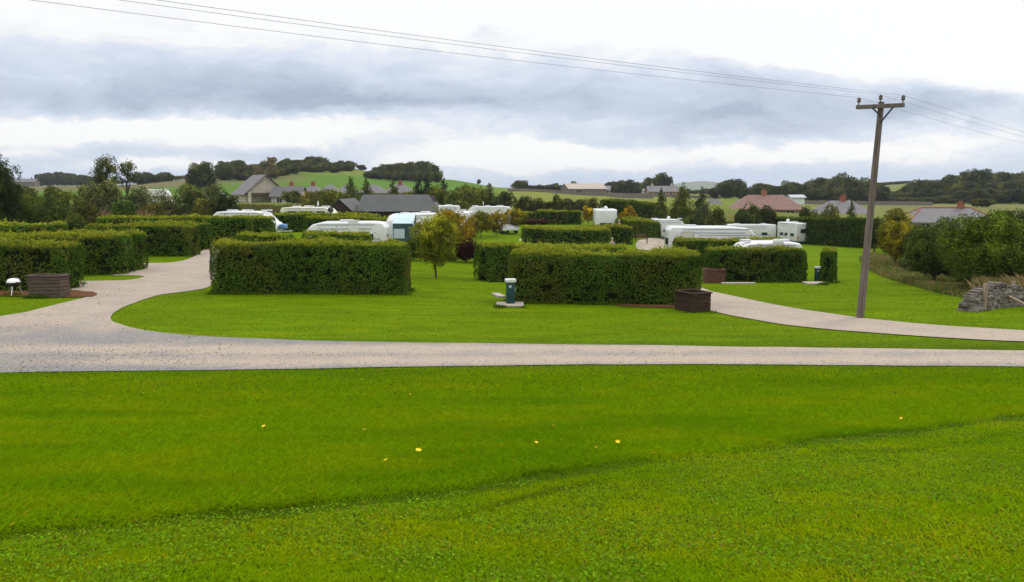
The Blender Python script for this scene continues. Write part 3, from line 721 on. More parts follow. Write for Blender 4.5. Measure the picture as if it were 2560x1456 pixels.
# mid trees behind the barn
BG = 'trees behind the timber barn'
for lb, u, d, vt, w, kd, c, dn in [
 ('pointed green conifer left of the timber barn', 877, 128, 446, 46, 'conifer', (.085, .105, .02), .9),
 ('pointed conifer above the left gable of the timber barn', 917, 132, 450, 36, 'conifer', (.075, .10, .022), .9),
 ('yellow-green pointed tree over the barn roof', 984, 136, 452, 34, 'conifer', (.095, .11, .022), .9),
 ('dark conifer over the right part of the barn roof', 1048, 134, 446, 34, 'conifer', (.035, .06, .022), 1),
 ('dark conifer second from the right end of the barn roof', 1068, 137, 444, 34, 'conifer', (.035, .06, .022), 1),
 ('dark pointed conifer right of the barn end', 1110, 134, 450, 36, 'conifer', (.038, .06, .022), 1),
 ('bright green leafy tree at the right end of the barn roof', 1090, 128, 464, 46, 'round', (.075, .10, .020), .9),
 ('mid green leafy tree behind the white vans', 1140, 126, 476, 60, 'round', (.055, .08, .022), .9),
 ('light green leafy tree right of the pointed conifers', 1162, 132, 462, 56, 'round', (.085, .11, .028), .8),
 ('olive leafy tree behind the long white van', 1196, 128, 470, 56, 'round', (.08, .10, .024), .8),
 ('pointed olive tree at the right end of the tree belt', 1224, 130, 462, 44, 'conifer', (.075, .09, .024), .9),
 ('low grey-green tree ending the tree belt on the right', 1262, 128, 480, 52, 'round', (.05, .07, .03), .8),
 ('low bushy tree left of the barn under the chimneys', 832, 124, 474, 60, 'round', (.075, .095, .02), .9),
 ('dark leafy bush at the left wall of the barn', 866, 118, 486, 60, 'round', (.045, .065, .018), 1),
 ('low olive bush under the red chimneys', 790, 126, 490, 56, 'round', (.075, .09, .022), .8),
 ]:
    plant('conical_tree' if kd == 'conifer' else 'leafy_tree', lb, 'tree', u, d, vt, w * (1.35 if kd == 'conifer' else 1), kd, c, BG, .04, .3, dn * (1.6 if kd == 'conifer' else 1), 14)
# low bushes in front of far fields
for i, (u, d, vt, w, c) in enumerate([(1310, 125, 492, 50, (.05, .068, .025)), (1345, 128, 496, 46, (.06, .072, .025)), (1395, 126, 488, 26, (.06, .08, .025)),
    (1425, 122, 498, 46, (.035, .045, .018)), (1480, 124, 496, 46, (.06, .07, .028)), (1448, 128, 500, 40, (.045, .055, .022))]):
    plant('field_bush', ['low bush left of the dark hedge above the purple bushes', 'low bush behind the dark hedge end', 'slim small tree standing before the yellow-green field', 'dark low bush in front of the yellow-green field',
      'olive low bush in front of the farm sheds', 'small dark bush between two larger low bushes'][i], 'bush', u, d, vt, w, 'round', c, 'low bushes before the fields', .03, .3, .9, 12)
CGp = 'conifers and shrubs before the bungalows'
for lb, u, d, vt, w, kd, c in [
 ('broad yellow-green conifer in the middle of the picture right half', 1705, 112, 464, 74, 'conifer', (.095, .115, .018)),
 ('slim yellow-green conifer left of the broad one', 1652, 118, 474, 34, 'conifer', (.09, .11, .02)),
 ('green conifer right of the broad yellow-green one', 1752, 113, 474, 50, 'conifer', (.065, .085, .022)),
 ('grey-green shrub left of the pink-roofed bungalow', 1772, 100, 512, 60, 'round', (.055, .075, .045)),
 ('olive rounded bush at the end of the tall hedge', 1788, 94, 522, 48, 'round', (.06, .075, .020)),
 ('dark shrub before the left half of the pink-roofed bungalow', 1868, 104, 512, 60, 'round', (.038, .055, .018)),
 ('dark shrub before the right half of the pink-roofed bungalow', 1912, 106, 516, 56, 'round', (.042, .058, .018)),
 ('small dark bush between the two middle bungalows', 2010, 110, 520, 32, 'round', (.035, .05, .018)),
 ('yellow-green small tree before the grey-roofed bungalow', 2072, 112, 514, 44, 'round', (.085, .10, .022)),
 ('slim pointed tree just left of the wooden pole', 2124, 112, 506, 34, 'conifer', (.075, .09, .022)),
 ('low shrub under the grey-roofed bungalow', 2045, 108, 528, 52, 'round', (.06, .075, .02)),
 ]:
    plant('conical_tree' if kd == 'conifer' else 'leafy_shrub', lb, 'tree' if kd == 'conifer' else 'bush', u, d, vt, w * (1.3 if kd == 'conifer' else 1), kd, c, CGp, .03, .25, 1.7 if kd == 'conifer' else 1., 14)
# right cluster
RG = 'trees and bushes right of the wooden pole'
for nm, lb, u, vb, vt, w, kd, c, op, k in [
 ('yellow_tree', 'slender yellow-green tree just right of the wooden pole', 2238, 668, 556, 92, 'columnar', (.150, .150, .012), .3, 20),
 ('yellow_tree', 'taller yellowish tree behind the slender yellow-green one', 2232, 628, 524, 86, 'round', (.12, .125, .022), .45, 16),
 ('dark_bush', 'big dark green bush left of the largest bush', 2335, 712, 575, 150, 'round', (.038, .062, .016), .1, 22),
 ('dark_bush', 'dark green bush behind the yellow-green tree', 2310, 675, 568, 110, 'round', (.055, .075, .020), .2, 18),
 ('leafy_bush', 'largest leafy green bush above the stone wall', 2465, 732, 538, 200, 'round', (.050, .084, .014), .2, 34),
 ('leafy_bush', 'leafy bush cut by the right edge behind the stone wall', 2580, 726, 548, 130, 'round', (.062, .090, .016), .25, 24),
 ('small_bush', 'small yellow-green bush at the left end of the stone wall', 2425, 716, 664, 52, 'round', (.13, .155, .016), .2, 12),
 ('grey_bush', 'blue-grey bush in front of the right bungalow', 2358, 618, 545, 60, 'round', (.060, .090, .055), .3, 14),
 ('grey_bush', 'grey-green bush right of the bungalow windows', 2440, 628, 560, 90, 'round', (.065, .085, .05), .3, 14),
 ('dark_bush', 'dark hedge-like bush behind the pole', 2185, 632, 548, 60, 'round', (.035, .055, .020), .15, 14),
 ('dark_bush', 'dark bush in front of the right bungalow left end', 2262, 610, 560, 70, 'round', (.05, .065, .022), .3, 14),
 ('leafy_bush', 'green bush filling the gap below the right bungalow', 2400, 655, 580, 110, 'round', (.065, .085, .020), .2, 16),
 ('dark_bush', 'dark bush at the right edge below the wood', 2545, 640, 530, 110, 'round', (.045, .06, .022), .2, 16),
 ('dark_bush', 'dark low bush behind the left end of the stone wall', 2500, 735, 672, 110, 'round', (.03, .042, .016), .2, 14),
 ]:
    plant(nm, lb, 'tree' if 'tree' in nm else 'bush', u, 0, vt, w, kd, c, RG, .04 if 'tree' not in nm else .14, op, 1., k, .016 if 'tree' in nm else .03, vbase=vb)

# far trees: a few crowns copied over hill, hedgerows and ridge
protos = {}
for i in range(5):
    protos[('round', i)] = tree_meshes('round', 1.0, 1.0, .052, (.046, .060, .030), 900 + i, .06 + .02 * (i % 3), .03, .05, 1.25, 20)
for i in range(2):
    protos[('scrub', i)] = tree_meshes('round', 1.0, 1.0, .07, (.075, .072, .045), 950 + i, .02, .03, .4, .9, 14)
def fartree(label, group, u, d, vt, wpx, pr='round', name='distant_tree', cat='tree', dz=0):
    p = at(u, d); h = zat(vt, d, u) - p[2]; w = wpx / F * d
    h = max(h, 2.0)
    cr, tk = protos[(pr, rnd.randrange(5 if pr == 'round' else 2))]
    p = p - np.array([0, 0, .1 * h]); h *= 1.1
    r = empty(name, p, rnd.uniform(0, 6.28)); r.scale = (w, w * rnd.uniform(.85, 1.1), h)
    tag(r, label, cat, group); link('crown', cr, r); link('trunk', tk, r); return r
HG = 'trees of the hilltop clump right of the green hill'
for i in range(15):
    f = i / 14; fartree('dark round tree in the dense clump on the green hill left of centre', HG, 934 + 152 * f, 385 + rnd.uniform(-14, 14), [428, 420, 416, 414, 413, 414, 411, 413, 410, 408, 409, 406, 407, 410, 415][i] - rnd.uniform(0, 3), rnd.uniform(30, 40))
for i in range(9):
    fartree('dark tree in the front row of the dense clump on the green hill', HG + ' (front row)', 930 + i * 20, 352 + rnd.uniform(-5, 5), 428 + rnd.uniform(-4, 4), rnd.uniform(30, 38))
HG2 = 'trees of the small clump on the very hilltop'
for i in range(8):
    f = i / 7; fartree('dark tree in the small rounded clump on the very top of the hill', HG2, 762 + 52 * f, 432 + rnd.uniform(-8, 8), [400, 395, 393, 392, 393, 393, 396, 401][i], rnd.uniform(20, 28))
for lb, u, vt, w, d in [('dark tree right of the hilltop clump', 847, 403, 22, 430), ('rounded dark tree second right of the hilltop clump', 875, 403, 24, 432), ('lowest of the trees right of the hilltop clump', 905, 413, 26, 425), ('small tree on the slope below the hilltop trees', 856, 418, 22, 410),
   ('big dark tree in the valley left of the gabled house', 512, 408, 64, 250), ('dark tree overlapping the big valley tree on its left', 492, 428, 50, 248), ('tiny lone tree on the skyline right of the hill', 1197, 449, 9, 440),
   ('round dark tree at the left of the centre hedgerow', 1299, 452, 40, 330), ('tree rising above the left farm shed', 1436, 455, 28, 420)]:
    fartree(lb, 'single trees on the hill and in the valley', u, d, vt, w)
WG = 'trees of the wooded hill flank'
for i in range(88):
    u = rnd.uniform(545, 880) if i < 66 else rnd.uniform(600, 740)
    lo = float(np.interp(u, [545, 690, 760, 860, 905], [300, 305, 340, 385, 405]))
    d = rnd.uniform(lo, 420)
    g = at(u, d); hh = rnd.uniform(2.2, 4.0) if u > 600 else rnd.uniform(4, 6); v = project(g[0], g[1], g[2] + hh)[1]
    sc_ = rnd.random() < (.25 if 600 < u < 740 else .12)
    fartree('brownish scrub tree on the wooded flank of the hill' if sc_ else 'dark tree on the wooded flank of the hill above the gabled house', WG + (' (scrub)' if sc_ else ''), u, d, v, rnd.uniform(22, 40), 'scrub' if sc_ else 'round')
for i in range(26):
    u = 98 + i * 6.2 + rnd.uniform(-3, 3); fartree('bluish dark tree in the distant wood at far left', 'trees of the far left wood', u, rnd.uniform(600, 660), 441 - 8 * math.sin(math.pi * min(1, (i + 3) / 22)) + rnd.uniform(-2, 2), rnd.uniform(16, 24))
for i in range(16):
    u = 345 + i * 5.5; fartree('dark tree in the distant strip wood left of the valley tree', 'trees of the strip wood on the left', u, rnd.uniform(400, 430), 434 + rnd.uniform(-3, 5), rnd.uniform(15, 24))
for i in range(8):
    u = 432 + i * 7; fartree('brownish distant tree between the strip wood and the big valley tree', 'brownish distant trees', u, rnd.uniform(440, 470), 437 + rnd.uniform(-3, 4), rnd.uniform(13, 20), 'scrub')
for i in range(12):
    u = 1322 + i * 11.5 + rnd.uniform(-3, 3); fartree('dark tree in the hedgerow along the centre skyline', 'trees of the centre hedgerow', u, rnd.uniform(400, 460), 461 + rnd.uniform(-3, 4), rnd.uniform(16, 30))
for i, (u, vt, w) in enumerate([(1520, 457, 30), (1536, 455, 26), (1552, 453, 30), (1570, 451, 34), (1590, 457, 32), (1604, 458, 28), (1622, 446, 28), (1632, 447, 30), (1655, 434, 36), (1668, 444, 26), (1545, 464, 36), (1580, 464, 40), (1612, 465, 40), (1645, 460, 40)]):
    fartree('dark tree in the belt on the skyline above the fields, centre right', 'trees of the centre right belt', u, rnd.uniform(370, 410), vt, w)
for i, (u, vt, w) in enumerate([(1812, 456, 38), (1830, 450, 46), (1850, 455, 34), (1785, 470, 26), (1878, 468, 40), (1900, 460, 46), (1918, 463, 34), (1945, 466, 46), (1968, 455, 40), (1985, 457, 30), (1930, 474, 50)]):
    fartree('dark round tree in the belt behind the pink-roofed bungalow', 'trees behind the pink-roofed bungalow', u, rnd.uniform(290, 320), vt, w)
for i, (u, vt, w) in enumerate([(2010, 462, 44), (2030, 454, 50), (2055, 447, 56), (2080, 444, 56), (2105, 437, 60), (2135, 446, 56), (2165, 448, 60), (2195, 460, 50), (2040, 472, 60), (2090, 470, 66), (2140, 468, 66), (2185, 478, 60), (2215, 480, 50), (2235, 484, 40), (2015, 482, 46)]):
    fartree('dark tree in the wood behind the wooden pole', 'trees of the wood behind the pole', u, rnd.uniform(285, 330), vt, w)
wd = [(2262, 463, 36), (2282, 452, 50), (2310, 452, 44), (2335, 452, 50), (2360, 444, 56), (2390, 440, 60), (2420, 432, 60), (2445, 426, 60), (2475, 436, 60), (2505, 433, 66), (2535, 436, 60), (2560, 434, 60), (2590, 438, 60), (2620, 436, 60)]
for u, vt, w in wd: fartree('dark brown-green tree on the crest of the right wood', 'trees on the crest of the right wood', u, rnd.uniform(330, 350), vt, w)
for row, (dd, dv) in enumerate([(305, 22), (285, 42)]):
    for j in range(13):
        u = 2255 + j * 30 + rnd.uniform(-8, 8); base = float(np.interp(u, [q[0] for q in wd], [q[1] for q in wd]))
        fartree('dark tree on the lower slope of the right wood', 'trees on the lower slope of the right wood', u, dd + rnd.uniform(-6, 6), base + dv + rnd.uniform(-5, 5), rnd.uniform(44, 60))
fartree('bright rounded tree behind the chimney of the right bungalow', 'single trees on the hill and in the valley', 2455, 190, 498, 60)
for i in range(14):
    fartree('low distant tree on the horizon at the far right gap', 'low trees on the far horizon', 2190 + i * 6, 600 + rnd.uniform(-30, 30), 474 + rnd.uniform(-2, 3), 16)
for i in range(18):
    fartree('tiny distant tree along the hazy centre horizon', 'tiny trees on the centre horizon', 1690 + i * 7 + rnd.uniform(-3, 3), 520 + rnd.uniform(-40, 40), 474 + rnd.uniform(-2, 4), rnd.uniform(10, 16))

# distant pale moor
def mound(name, u0, u1, v, d, depth, mat):
    n, m_ = 40, 10; vs = []; fs = []
    a, b = at(u0, d), at(u1, d)
    for j in range(m_ + 1):
        for i in range(n + 1):
            t, q = i / n, j / m_
            x = a[0] + (b[0] - a[0]) * t; y = d + depth * (q - .5)
            z = (zat(v, d) + 2) * (math.sin(math.pi * t) ** .45) * math.sin(math.pi * q) * (1 + .06 * math.sin(9 * t + 2)) - 2
            vs.append((x * y / d, y, z))
    for j in range(m_):
        for i in range(n): k = j * (n + 1) + i; fs.append((k, k + 1, k + n + 2, k + n + 1))
    mb = MB(); mb.add(vs, fs); o = mb.build(name, mat, smooth_=True); tag(o, kind='structure')
mound('distant_hill', 1655, 1835, 454, 2400, 900, 'hill_far')
mound('distant_hill', -80, 330, 462, 2600, 900, 'hill_far')
mound('distant_hill', 1180, 1700, 467, 3200, 900, 'hill_far')

# ------------------------------------------------------------------ buildings
def house(name, label, u, d, yaw, L_, W, eave, ridge, wall, roof, hip=False, chim=(), windows=(), over=.4, cat='house', group=None, ridgecap=None, z_off=0, porch=False, doors=()):
    p = at(u, d); root = empty(name, (p[0], p[1], p[2] + z_off), yaw); tag(root, label, cat, group)
    a, b = L_ / 2, W / 2
    wb = MB()
    if hip: wb.box(0, 0, eave / 2 - .3, L_, W, eave + .6)
    else: wb.add([(-a, -b, -.6), (a, -b, -.6), (a, b, -.6), (-a, b, -.6), (-a, -b, eave), (a, -b, eave), (a, b, eave), (-a, b, eave), (-a, 0, ridge - .12), (a, 0, ridge - .12)],
                 [(0, 1, 5, 4), (2, 3, 7, 6), (0, 4, 8, 7, 3), (1, 2, 6, 9, 5), (4, 5, 9, 8), (6, 7, 8, 9), (0, 3, 2, 1)])
    wb.build('wall', wall, root)
    rb = MB(); o = over; t = .14
    sl = (ridge - eave) / b; ez = eave - o * sl
    if hip:
        r = min(b, a - .5)
        for dz, flip in ((0, 1), (t, 0)):
            pass
        vs = [(-a - o, -b - o, ez), (a + o, -b - o, ez), (a + o, b + o, ez), (-a - o, b + o, ez), (-a + r, 0, ridge), (a - r, 0, ridge)]
        vs2 = [(x, y, z + t) for x, y, z in vs]
        rb.add(vs + vs2, [(0, 1, 2, 3), (6, 7, 11, 10), (8, 9, 10, 11), (7, 8, 11), (9, 6, 10), (0, 1, 7, 6), (1, 2, 8, 7), (2, 3, 9, 8), (3, 0, 6, 9)])
    else:
        for s_ in (-1, 1):
            vs = [(-a - o, s_ * (b + o), ez), (a + o, s_ * (b + o), ez), (a + o, 0, ridge), (-a - o, 0, ridge)]
            vs2 = [(x, y, z + t) for x, y, z in vs]
            rb.add(vs + vs2, [(0, 1, 2, 3), (4, 5, 6, 7), (0, 1, 5, 4), (1, 2, 6, 5), (2, 3, 7, 6), (3, 0, 4, 7)])
    ro = rb.build('roof', roof, root)
    if ridgecap:
        cb = MB()
        if hip:
            r = min(b, a - .5)
            cb.tube([(-a + r, 0, ridge + t), (a - r, 0, ridge + t)], .13, 6)
            for sx in (-1, 1):
                for sy in (-1, 1): cb.tube([(sx * (a - r), 0, ridge + t), (sx * (a + o), sy * (b + o), ez + t)], .12, 6)
        else: cb.tube([(-a - o, 0, ridge + t), (a + o, 0, ridge + t)], .13, 6)
        cb.build('ridge_tiles', ridgecap, ro)
    for cxx, hh, cm in chim:
        m = MB(); m.box(cxx, 0, ridge + hh / 2 - .3, .9, .6, hh + .6); m.box(cxx, 0, ridge + hh, 1.02, .72, .14)
        m.lathe([(.12, ridge + hh + .07), (.14, ridge + hh + .1), (.11, ridge + hh + .45)], (cxx - .2, 0, 0), 8); m.lathe([(.12, ridge + hh + .07), (.14, ridge + hh + .1), (.11, ridge + hh + .45)], (cxx + .2, 0, 0), 8)
        m.build('chimney', cm, ro)
    for wx, wz, ww, wh in windows:
        f = MB()
        for (qx, qz, qw, qh) in ((wx, wz + wh / 2, ww + .1, .08), (wx, wz - wh / 2, ww + .1, .08), (wx - ww / 2, wz, .08, wh), (wx + ww / 2, wz, .08, wh), (wx, wz, .05, wh - .1)):
            f.box(qx, -b - .02, qz, qw, .09, qh)
        fo = f.build('window', 'post_white', root)
        MB().box(wx, -b - .008, wz, ww - .08, .02, wh - .08).build('pane', 'dark_glass', fo)
    for wx, ww, wh in doors:
        MB().box(wx, -b - .03, wh / 2, ww, .07, wh).build('door', 'timber_dark', root)
    return root
# gabled pale house on the left: gable faces the camera, long roof to the left
hs = house('gabled_house', 'pale stone house with a large grey gabled roof and open porch, left of centre', 650, 165, R(122), 9.5, 8.0, 3.2, 6.7, 'stone_pale', 'slate_light', z_off=-1.45, chim=(), windows=((-2.5, 1.6, 1.2, 1.2), (2.4, 1.6, 1.2, 1.2)), over=.55)
# gable porch posts
pm = MB()
for yy in (-3.7, 3.7): pm.box(-6.6, yy, 1.5, .5, .5, 3.6)
pm.build('porch_post', 'stone_pale', hs)
pm = MB(); pm.prism([(0, 0), (0, .01)], 0, 0) if False else None
MB().box(-5.7, 0, 3.05, 2.2, 8.0, .35).build('porch_beam', 'timber_grey', hs)
house('house_wing', 'low grey-roofed wing running right from the pale gabled house', 724, 160, R(-3), 5.6, 5.0, 2.2, 3.9, 'stone_pale', 'slate', z_off=-.95, windows=((-1.2, 1.3, 1.0, 1.0), (1.3, 1.3, 1.0, 1.0)), cat='building')
rg = 'row of grey hipped bungalows below the hill'
for lb, u, L_, ch in [('grey hipped bungalow with red chimney nearest the gabled house', 729, 6.0, 1), ('grey hipped bungalow second from the gabled house, red chimney', 783, 5.4, 1), ('grey hipped bungalow roof without chimney, third from the gabled house', 826, 5.2, 0),
        ('grey roof of a bungalow behind the conifers left of the barn', 868, 4.6, 0), ('grey roof of a bungalow seen above the timber barn left half', 935, 6.5, 0), ('grey roof with an orange chimney seen above the timber barn right half', 1000, 7.5, 1)]:
    house('bungalow', lb, u, 190, R(4), L_, 5.2, 2.3, 4.0, 'render_cream', 'slate_light', hip=True, chim=((.1, .7, 'tile_red'),) if ch else (), group=rg, windows=((-1.4, 1.3, 1.3, 1.0), (1.4, 1.3, 1.3, 1.0)), z_off=-1.35)
BB = 'olive bushes before the row of bungalows'
for i in range(13):
    plant('olive_bush', 'olive bush in the belt between the gabled house and the barn below the bungalow roofs', 'bush', 715 + i * 26 + rnd.uniform(-6, 6), 146 + rnd.uniform(-5, 8), 482 + rnd.uniform(-5, 5), rnd.uniform(34, 50), 'round', [(.075, .09, .02), (.05, .07, .02), (.095, .10, .025)][i % 3], BB, .02, .3, .8, 10)
# timber barn
def barn():
    p = at(1000, 112); root = empty('timber_barn', (p[0], p[1], p[2]), R(-2)); tag(root, 'long dark brown timber barn with a grey metal roof and lower left annexe', 'barn')
    e, r = zat(529, 112) - p[2] + .15, zat(488, 116) - p[2]
    a, b = 4.9, 3.4
    MB().add([(-a, -b, -.5), (a, -b, -.5), (a, b, -.5), (-a, b, -.5), (-a, -b, e), (a, -b, e), (a, b, e), (-a, b, e), (-a, 0, r - .08), (a, 0, r - .08)],
             [(0, 1, 5, 4), (2, 3, 7, 6), (0, 4, 8, 7, 3), (1, 2, 6, 9, 5), (4, 5, 9, 8), (6, 7, 8, 9), (0, 3, 2, 1)]).build('wall', 'shed_brown', root)
    rb = MB(); e2 = e - .12
    for s_ in (-1, 1):
        vs = [(-a - .3, s_ * (b + .35), e2), (a + 1.2, s_ * (b + .35), e2), (a - .9, 0, r), (-a - .3, 0, r)]
        vs2 = [(x, y, z + .1) for x, y, z in vs]
        rb.add(vs + vs2, [(0, 1, 2, 3), (4, 5, 6, 7), (0, 1, 5, 4), (1, 2, 6, 5), (2, 3, 7, 6), (3, 0, 4, 7)])
    # hipped right end
    rb.add([(a + 1.2, -b - .35, e2 + .05), (a + 1.2, b + .35, e2 + .05), (a - .9, 0, r + .05)], [(0, 1, 2)])
    ro = rb.build('roof', 'barn_roof', root)
    sm = MB()
    for i in range(12):
        x = -a + i * .85; sm.box(x, -b / 2 - .15, (e2 + r) / 2 + .13, .04, .02, .02)
    for xx in (-2.6, 1.4): 
        m = MB(); m.lathe([(.05, -b - .12), (.14, -b - .1), (.14, -b - .02)], (xx, 0, e * .55), 10, 'y'); m.build('wall_lamp', 'post_white', root)
    # annexe: gable end to the camera
    x0 = -a - 2.0; e3, r3 = e * .82, r - .55
    w2 = 1.75
    ab = MB(); ab.add([(x0 - w2, -b - 2.2, -.5), (x0 + w2, -b - 2.2, -.5), (x0 + w2, b, -.5), (x0 - w2, b, -.5), (x0 - w2, -b - 2.2, e3), (x0 + w2, -b - 2.2, e3), (x0 + w2, b, e3), (x0 - w2, b, e3), (x0 - .1, -b - 2.2, r3), (x0 - .1, b, r3)],
           [(0, 1, 5, 8, 4), (2, 3, 7, 9, 6), (0, 4, 7, 3), (1, 2, 6, 5), (0, 3, 2, 1), (4, 8, 9, 7), (5, 6, 9, 8)])
    an = ab.build('annexe', 'shed_brown', root)
    rr_ = MB()
    for s_ in (-1, 1):
        vs = [(x0 + s_ * (w2 + .3), -b - 2.5, e3 - .2), (x0 + s_ * (w2 + .3), b, e3 - .2), (x0 - .1, b, r3 + .04), (x0 - .1, -b - 2.5, r3 + .04)]
        vs2 = [(x, y, z + .08) for x, y, z in vs]
        rr_.add(vs + vs2, [(0, 1, 2, 3), (4, 5, 6, 7), (0, 1, 5, 4), (1, 2, 6, 5), (2, 3, 7, 6), (3, 0, 4, 7)])
    rr_.build('annexe_roof', 'barn_roof', an)
    MB().box(x0 - .2, -b - 2.23, 1.0, 1.0, .06, 1.9).build('door', 'timber_dark', root)
barn()
# bungalows on the right
def bung(lb, u, d, u0, u1, vr, ve, roof, wall, chim, cap=None, yaw=0, name='bungalow', W=6.4):
    p = at(u, d); L_ = (u1 - u0) / F * d; e = zat(ve, d) - p[2]; r = zat(vr, d + W / 2) - p[2]
    zo = e - 2.5; r = r - e + 2.5; e = 2.5
    return house(name, lb, u, d + W / 2, yaw, L_ - .9, W, e, r, wall, roof, hip=True, chim=chim, ridgecap=cap, windows=((-L_ * .3, e - .8, 1.6, 1.0), (L_ * .02, e - .8, 1.2, 1.0), (L_ * .28, e - .8, 1.6, 1.0)), doors=((L_ * .15, .9, 2.0),), z_off=zo)
bung('bungalow with a pink tiled hipped roof and brick chimney', 1912, 150, 1820, 2006, 491, 524, 'tile_pink', 'brick_pink', ((-.3, .8, 'brick'),), yaw=R(-3))
bung('grey slate-roofed bungalow with an orange chimney just left of the pole', 2100, 152, 2026, 2178, 505, 538, 'slate_light', 'render_cream', ((.4, .9, 'tile_red'),), yaw=R(3))
bung('grey-roofed bungalow with red ridge tiles and brick chimney at the right', 2362, 128, 2246, 2482, 524, 557, 'slate_light', 'stone_pale', ((2.3, .8, 'tile_red'),), 'tile_red', yaw=R(-3))
bung('small brown-roofed house partly hidden by conifers', 1785, 165, 1760, 1812, 500, 518, 'slate', 'stone_pale', (), W=6)
# farm buildings
house('farm_shed', 'wide pale-roofed farm shed on the skyline, centre', 1458, 360, R(12), 17, 14, 2.4, 4.6, 'stone_grey', 'concrete', cat='shed', group='distant farm sheds', windows=((-4, 1.4, 3, 1.6),))
house('farm_shed', 'grey farm shed adjoining the wide pale one on its right', 1500, 366, R(-10), 9, 9, 2.2, 4.0, 'stone_grey', 'slate_light', cat='shed', group='distant farm sheds')
house('farmhouse', 'pinkish stone farmhouse below the tree belt, centre right', 1654, 330, R(3), 12, 7, 2.2, 4.3, 'brick_pink', 'slate_light', chim=((-4, .8, 'stone_pale'), (4, .8, 'stone_pale')), windows=((-3, 1.3, 1.2, 1.1), (0, 1.3, 1.2, 1.1), (3, 1.3, 1.2, 1.1)))
house('farmhouse', 'small pale house low beside the stone farmhouse', 1622, 335, R(3), 5, 5, 1.8, 3.0, 'render_cream', 'slate_light', windows=((0, 1.1, 1, .9),))
house('shed', 'small white shed in the field right of the pink-roofed bungalow', 1988, 230, R(10), 4, 3, 1.9, 2.5, 'post_white', 'grey_trim', cat='shed')
house('terrace', 'distant grey-roofed houses at far left beyond the wood', 62, 560, R(2), 17, 7, 2.6, 4.6, 'stone_grey', 'slate_light', cat='houses', z_off=.6, chim=((-4, .7, 'stone_grey'), (5, .7, 'stone_grey')))

# dry-stone field walls
def stonewall(label, pts, h, w, near=False, group='dry-stone walls', mat='stone_grey'):
    rng = np.random.default_rng(len(pts) * 7 + int(h * 100)); mb = MB()
    P0 = np.array(pts[0])
    for a, b in zip(pts[:-1], pts[1:]):
        a, b = np.array(a), np.array(b); L_ = np.linalg.norm(b[:2] - a[:2]); n = max(1, int(L_ / (.17 if near else 2.5)))
        ang = math.atan2(b[1] - a[1], b[0] - a[0])
        for i in range(n):
            t = (i + .5) / n; x, y = a[0] + (b[0] - a[0]) * t, a[1] + (b[1] - a[1]) * t; z = g1(x, y)
            if not near: mb.box(x, y, z + h / 2 - .2, L_ / n * 1.02, w, h + .4 + rng.uniform(-.06, .06), ang)
            else:
                zz = 0
                hloc = h * min(1, .5 + .8 * np.linalg.norm(np.array([x, y]) - P0[:2])) * (1 + .12 * math.sin(x * 3.1))
                while zz < hloc:
                    sh = rng.uniform(.06, .13)
                    for dy in (-.5, .5):
                        ww = w * (1 - .35 * zz / h)
                        ox, oy = rot2(rng.uniform(-.06, .06), dy * ww * .5 + rng.uniform(-.03, .03), ang)
                        M = Matrix.Rotation(ang + rng.uniform(-.15, .15), 3, 'Z') @ Matrix.Rotation(rng.uniform(-.2, .2), 3, 'X') @ Matrix.Rotation(rng.uniform(-.12, .12), 3, 'Y')
                        mb.box(x + ox, y + oy, z + zz + sh / 2 - .03, rng.uniform(.13, .28), ww * .55, sh * 1.1, M=M)
                    zz += sh * .92
                ox, oy = rot2(0, 0, ang)
                M = Matrix.Rotation(ang, 3, 'Z') @ Matrix.Rotation(rng.uniform(-.25, .25), 3, 'Y')
                mb.box(x, y, z + zz + .08, rng.uniform(.06, .12), w * .6, rng.uniform(.10, .22), M=M)
    mb.v = [(x - P0[0], y - P0[1], z - g1(P0[0], P0[1])) for x, y, z in mb.v]
    o = mb.build('stone_wall', mat, None, bevel=.022 if near else 0, seg=1)
    o.location = (P0[0], P0[1], g1(P0[0], P0[1]))
    tag(o, label, 'wall', group); return o
wl = [P(2418, 779), P(2480, 768), P(2540, 764), P(2600, 766), P(2700, 770)]
stonewall('low rough dry-stone wall behind the fence post at the right edge', wl, .58, .6, True)
stonewall('distant field wall along the top of the yellow-green field', [at(1270, 300), at(1400, 310), at(1530, 305)], 1.1, .6)
stonewall('distant field wall coming down beside the stone farmhouse', [at(1522, 300), at(1560, 240), at(1630, 200)], 1.3, .7)
stonewall('distant field wall in front of the farmhouse', [at(1530, 318), at(1700, 318), at(1800, 300)], 1.1, .6)
stonewall('distant field wall running right under the wood', [at(1960, 255), at(2100, 255), at(2330, 250)], 1.2, .6)
# fence by the wall
def fencebits():
    for lb, u, v, vt in [('pale wooden fence post standing before the end of the stone wall', 2458, 777, 709), ('thin wooden fence post behind the stone wall', 2532, 762, 703)]:
        p = P(u, v); h = zat(vt, p[1], u) - p[2]
        o = MB().box(0, 0, h / 2 - .1, .13 if u < 2500 else .1, .12, h + .2).build('fence_post', 'fence_wood', None, .01, 2); o.location = p; o.rotation_euler = (0, R(2 if u < 2500 else -3), .3)
        tag(o, lb, 'post', 'fence posts by the stone wall')
    a, b = P(2478, 760), P(2600, 786)
    o = MB().bar((0, 0, .55), (b[0] - a[0], b[1] - a[1], b[2] - a[2] + .06), .07, .10).build('fence_rail', 'fence_wood', None, .01, 2); o.location = a
    tag(o, 'fallen wooden rail slanting down from the fence post', 'rail')
fencebits()

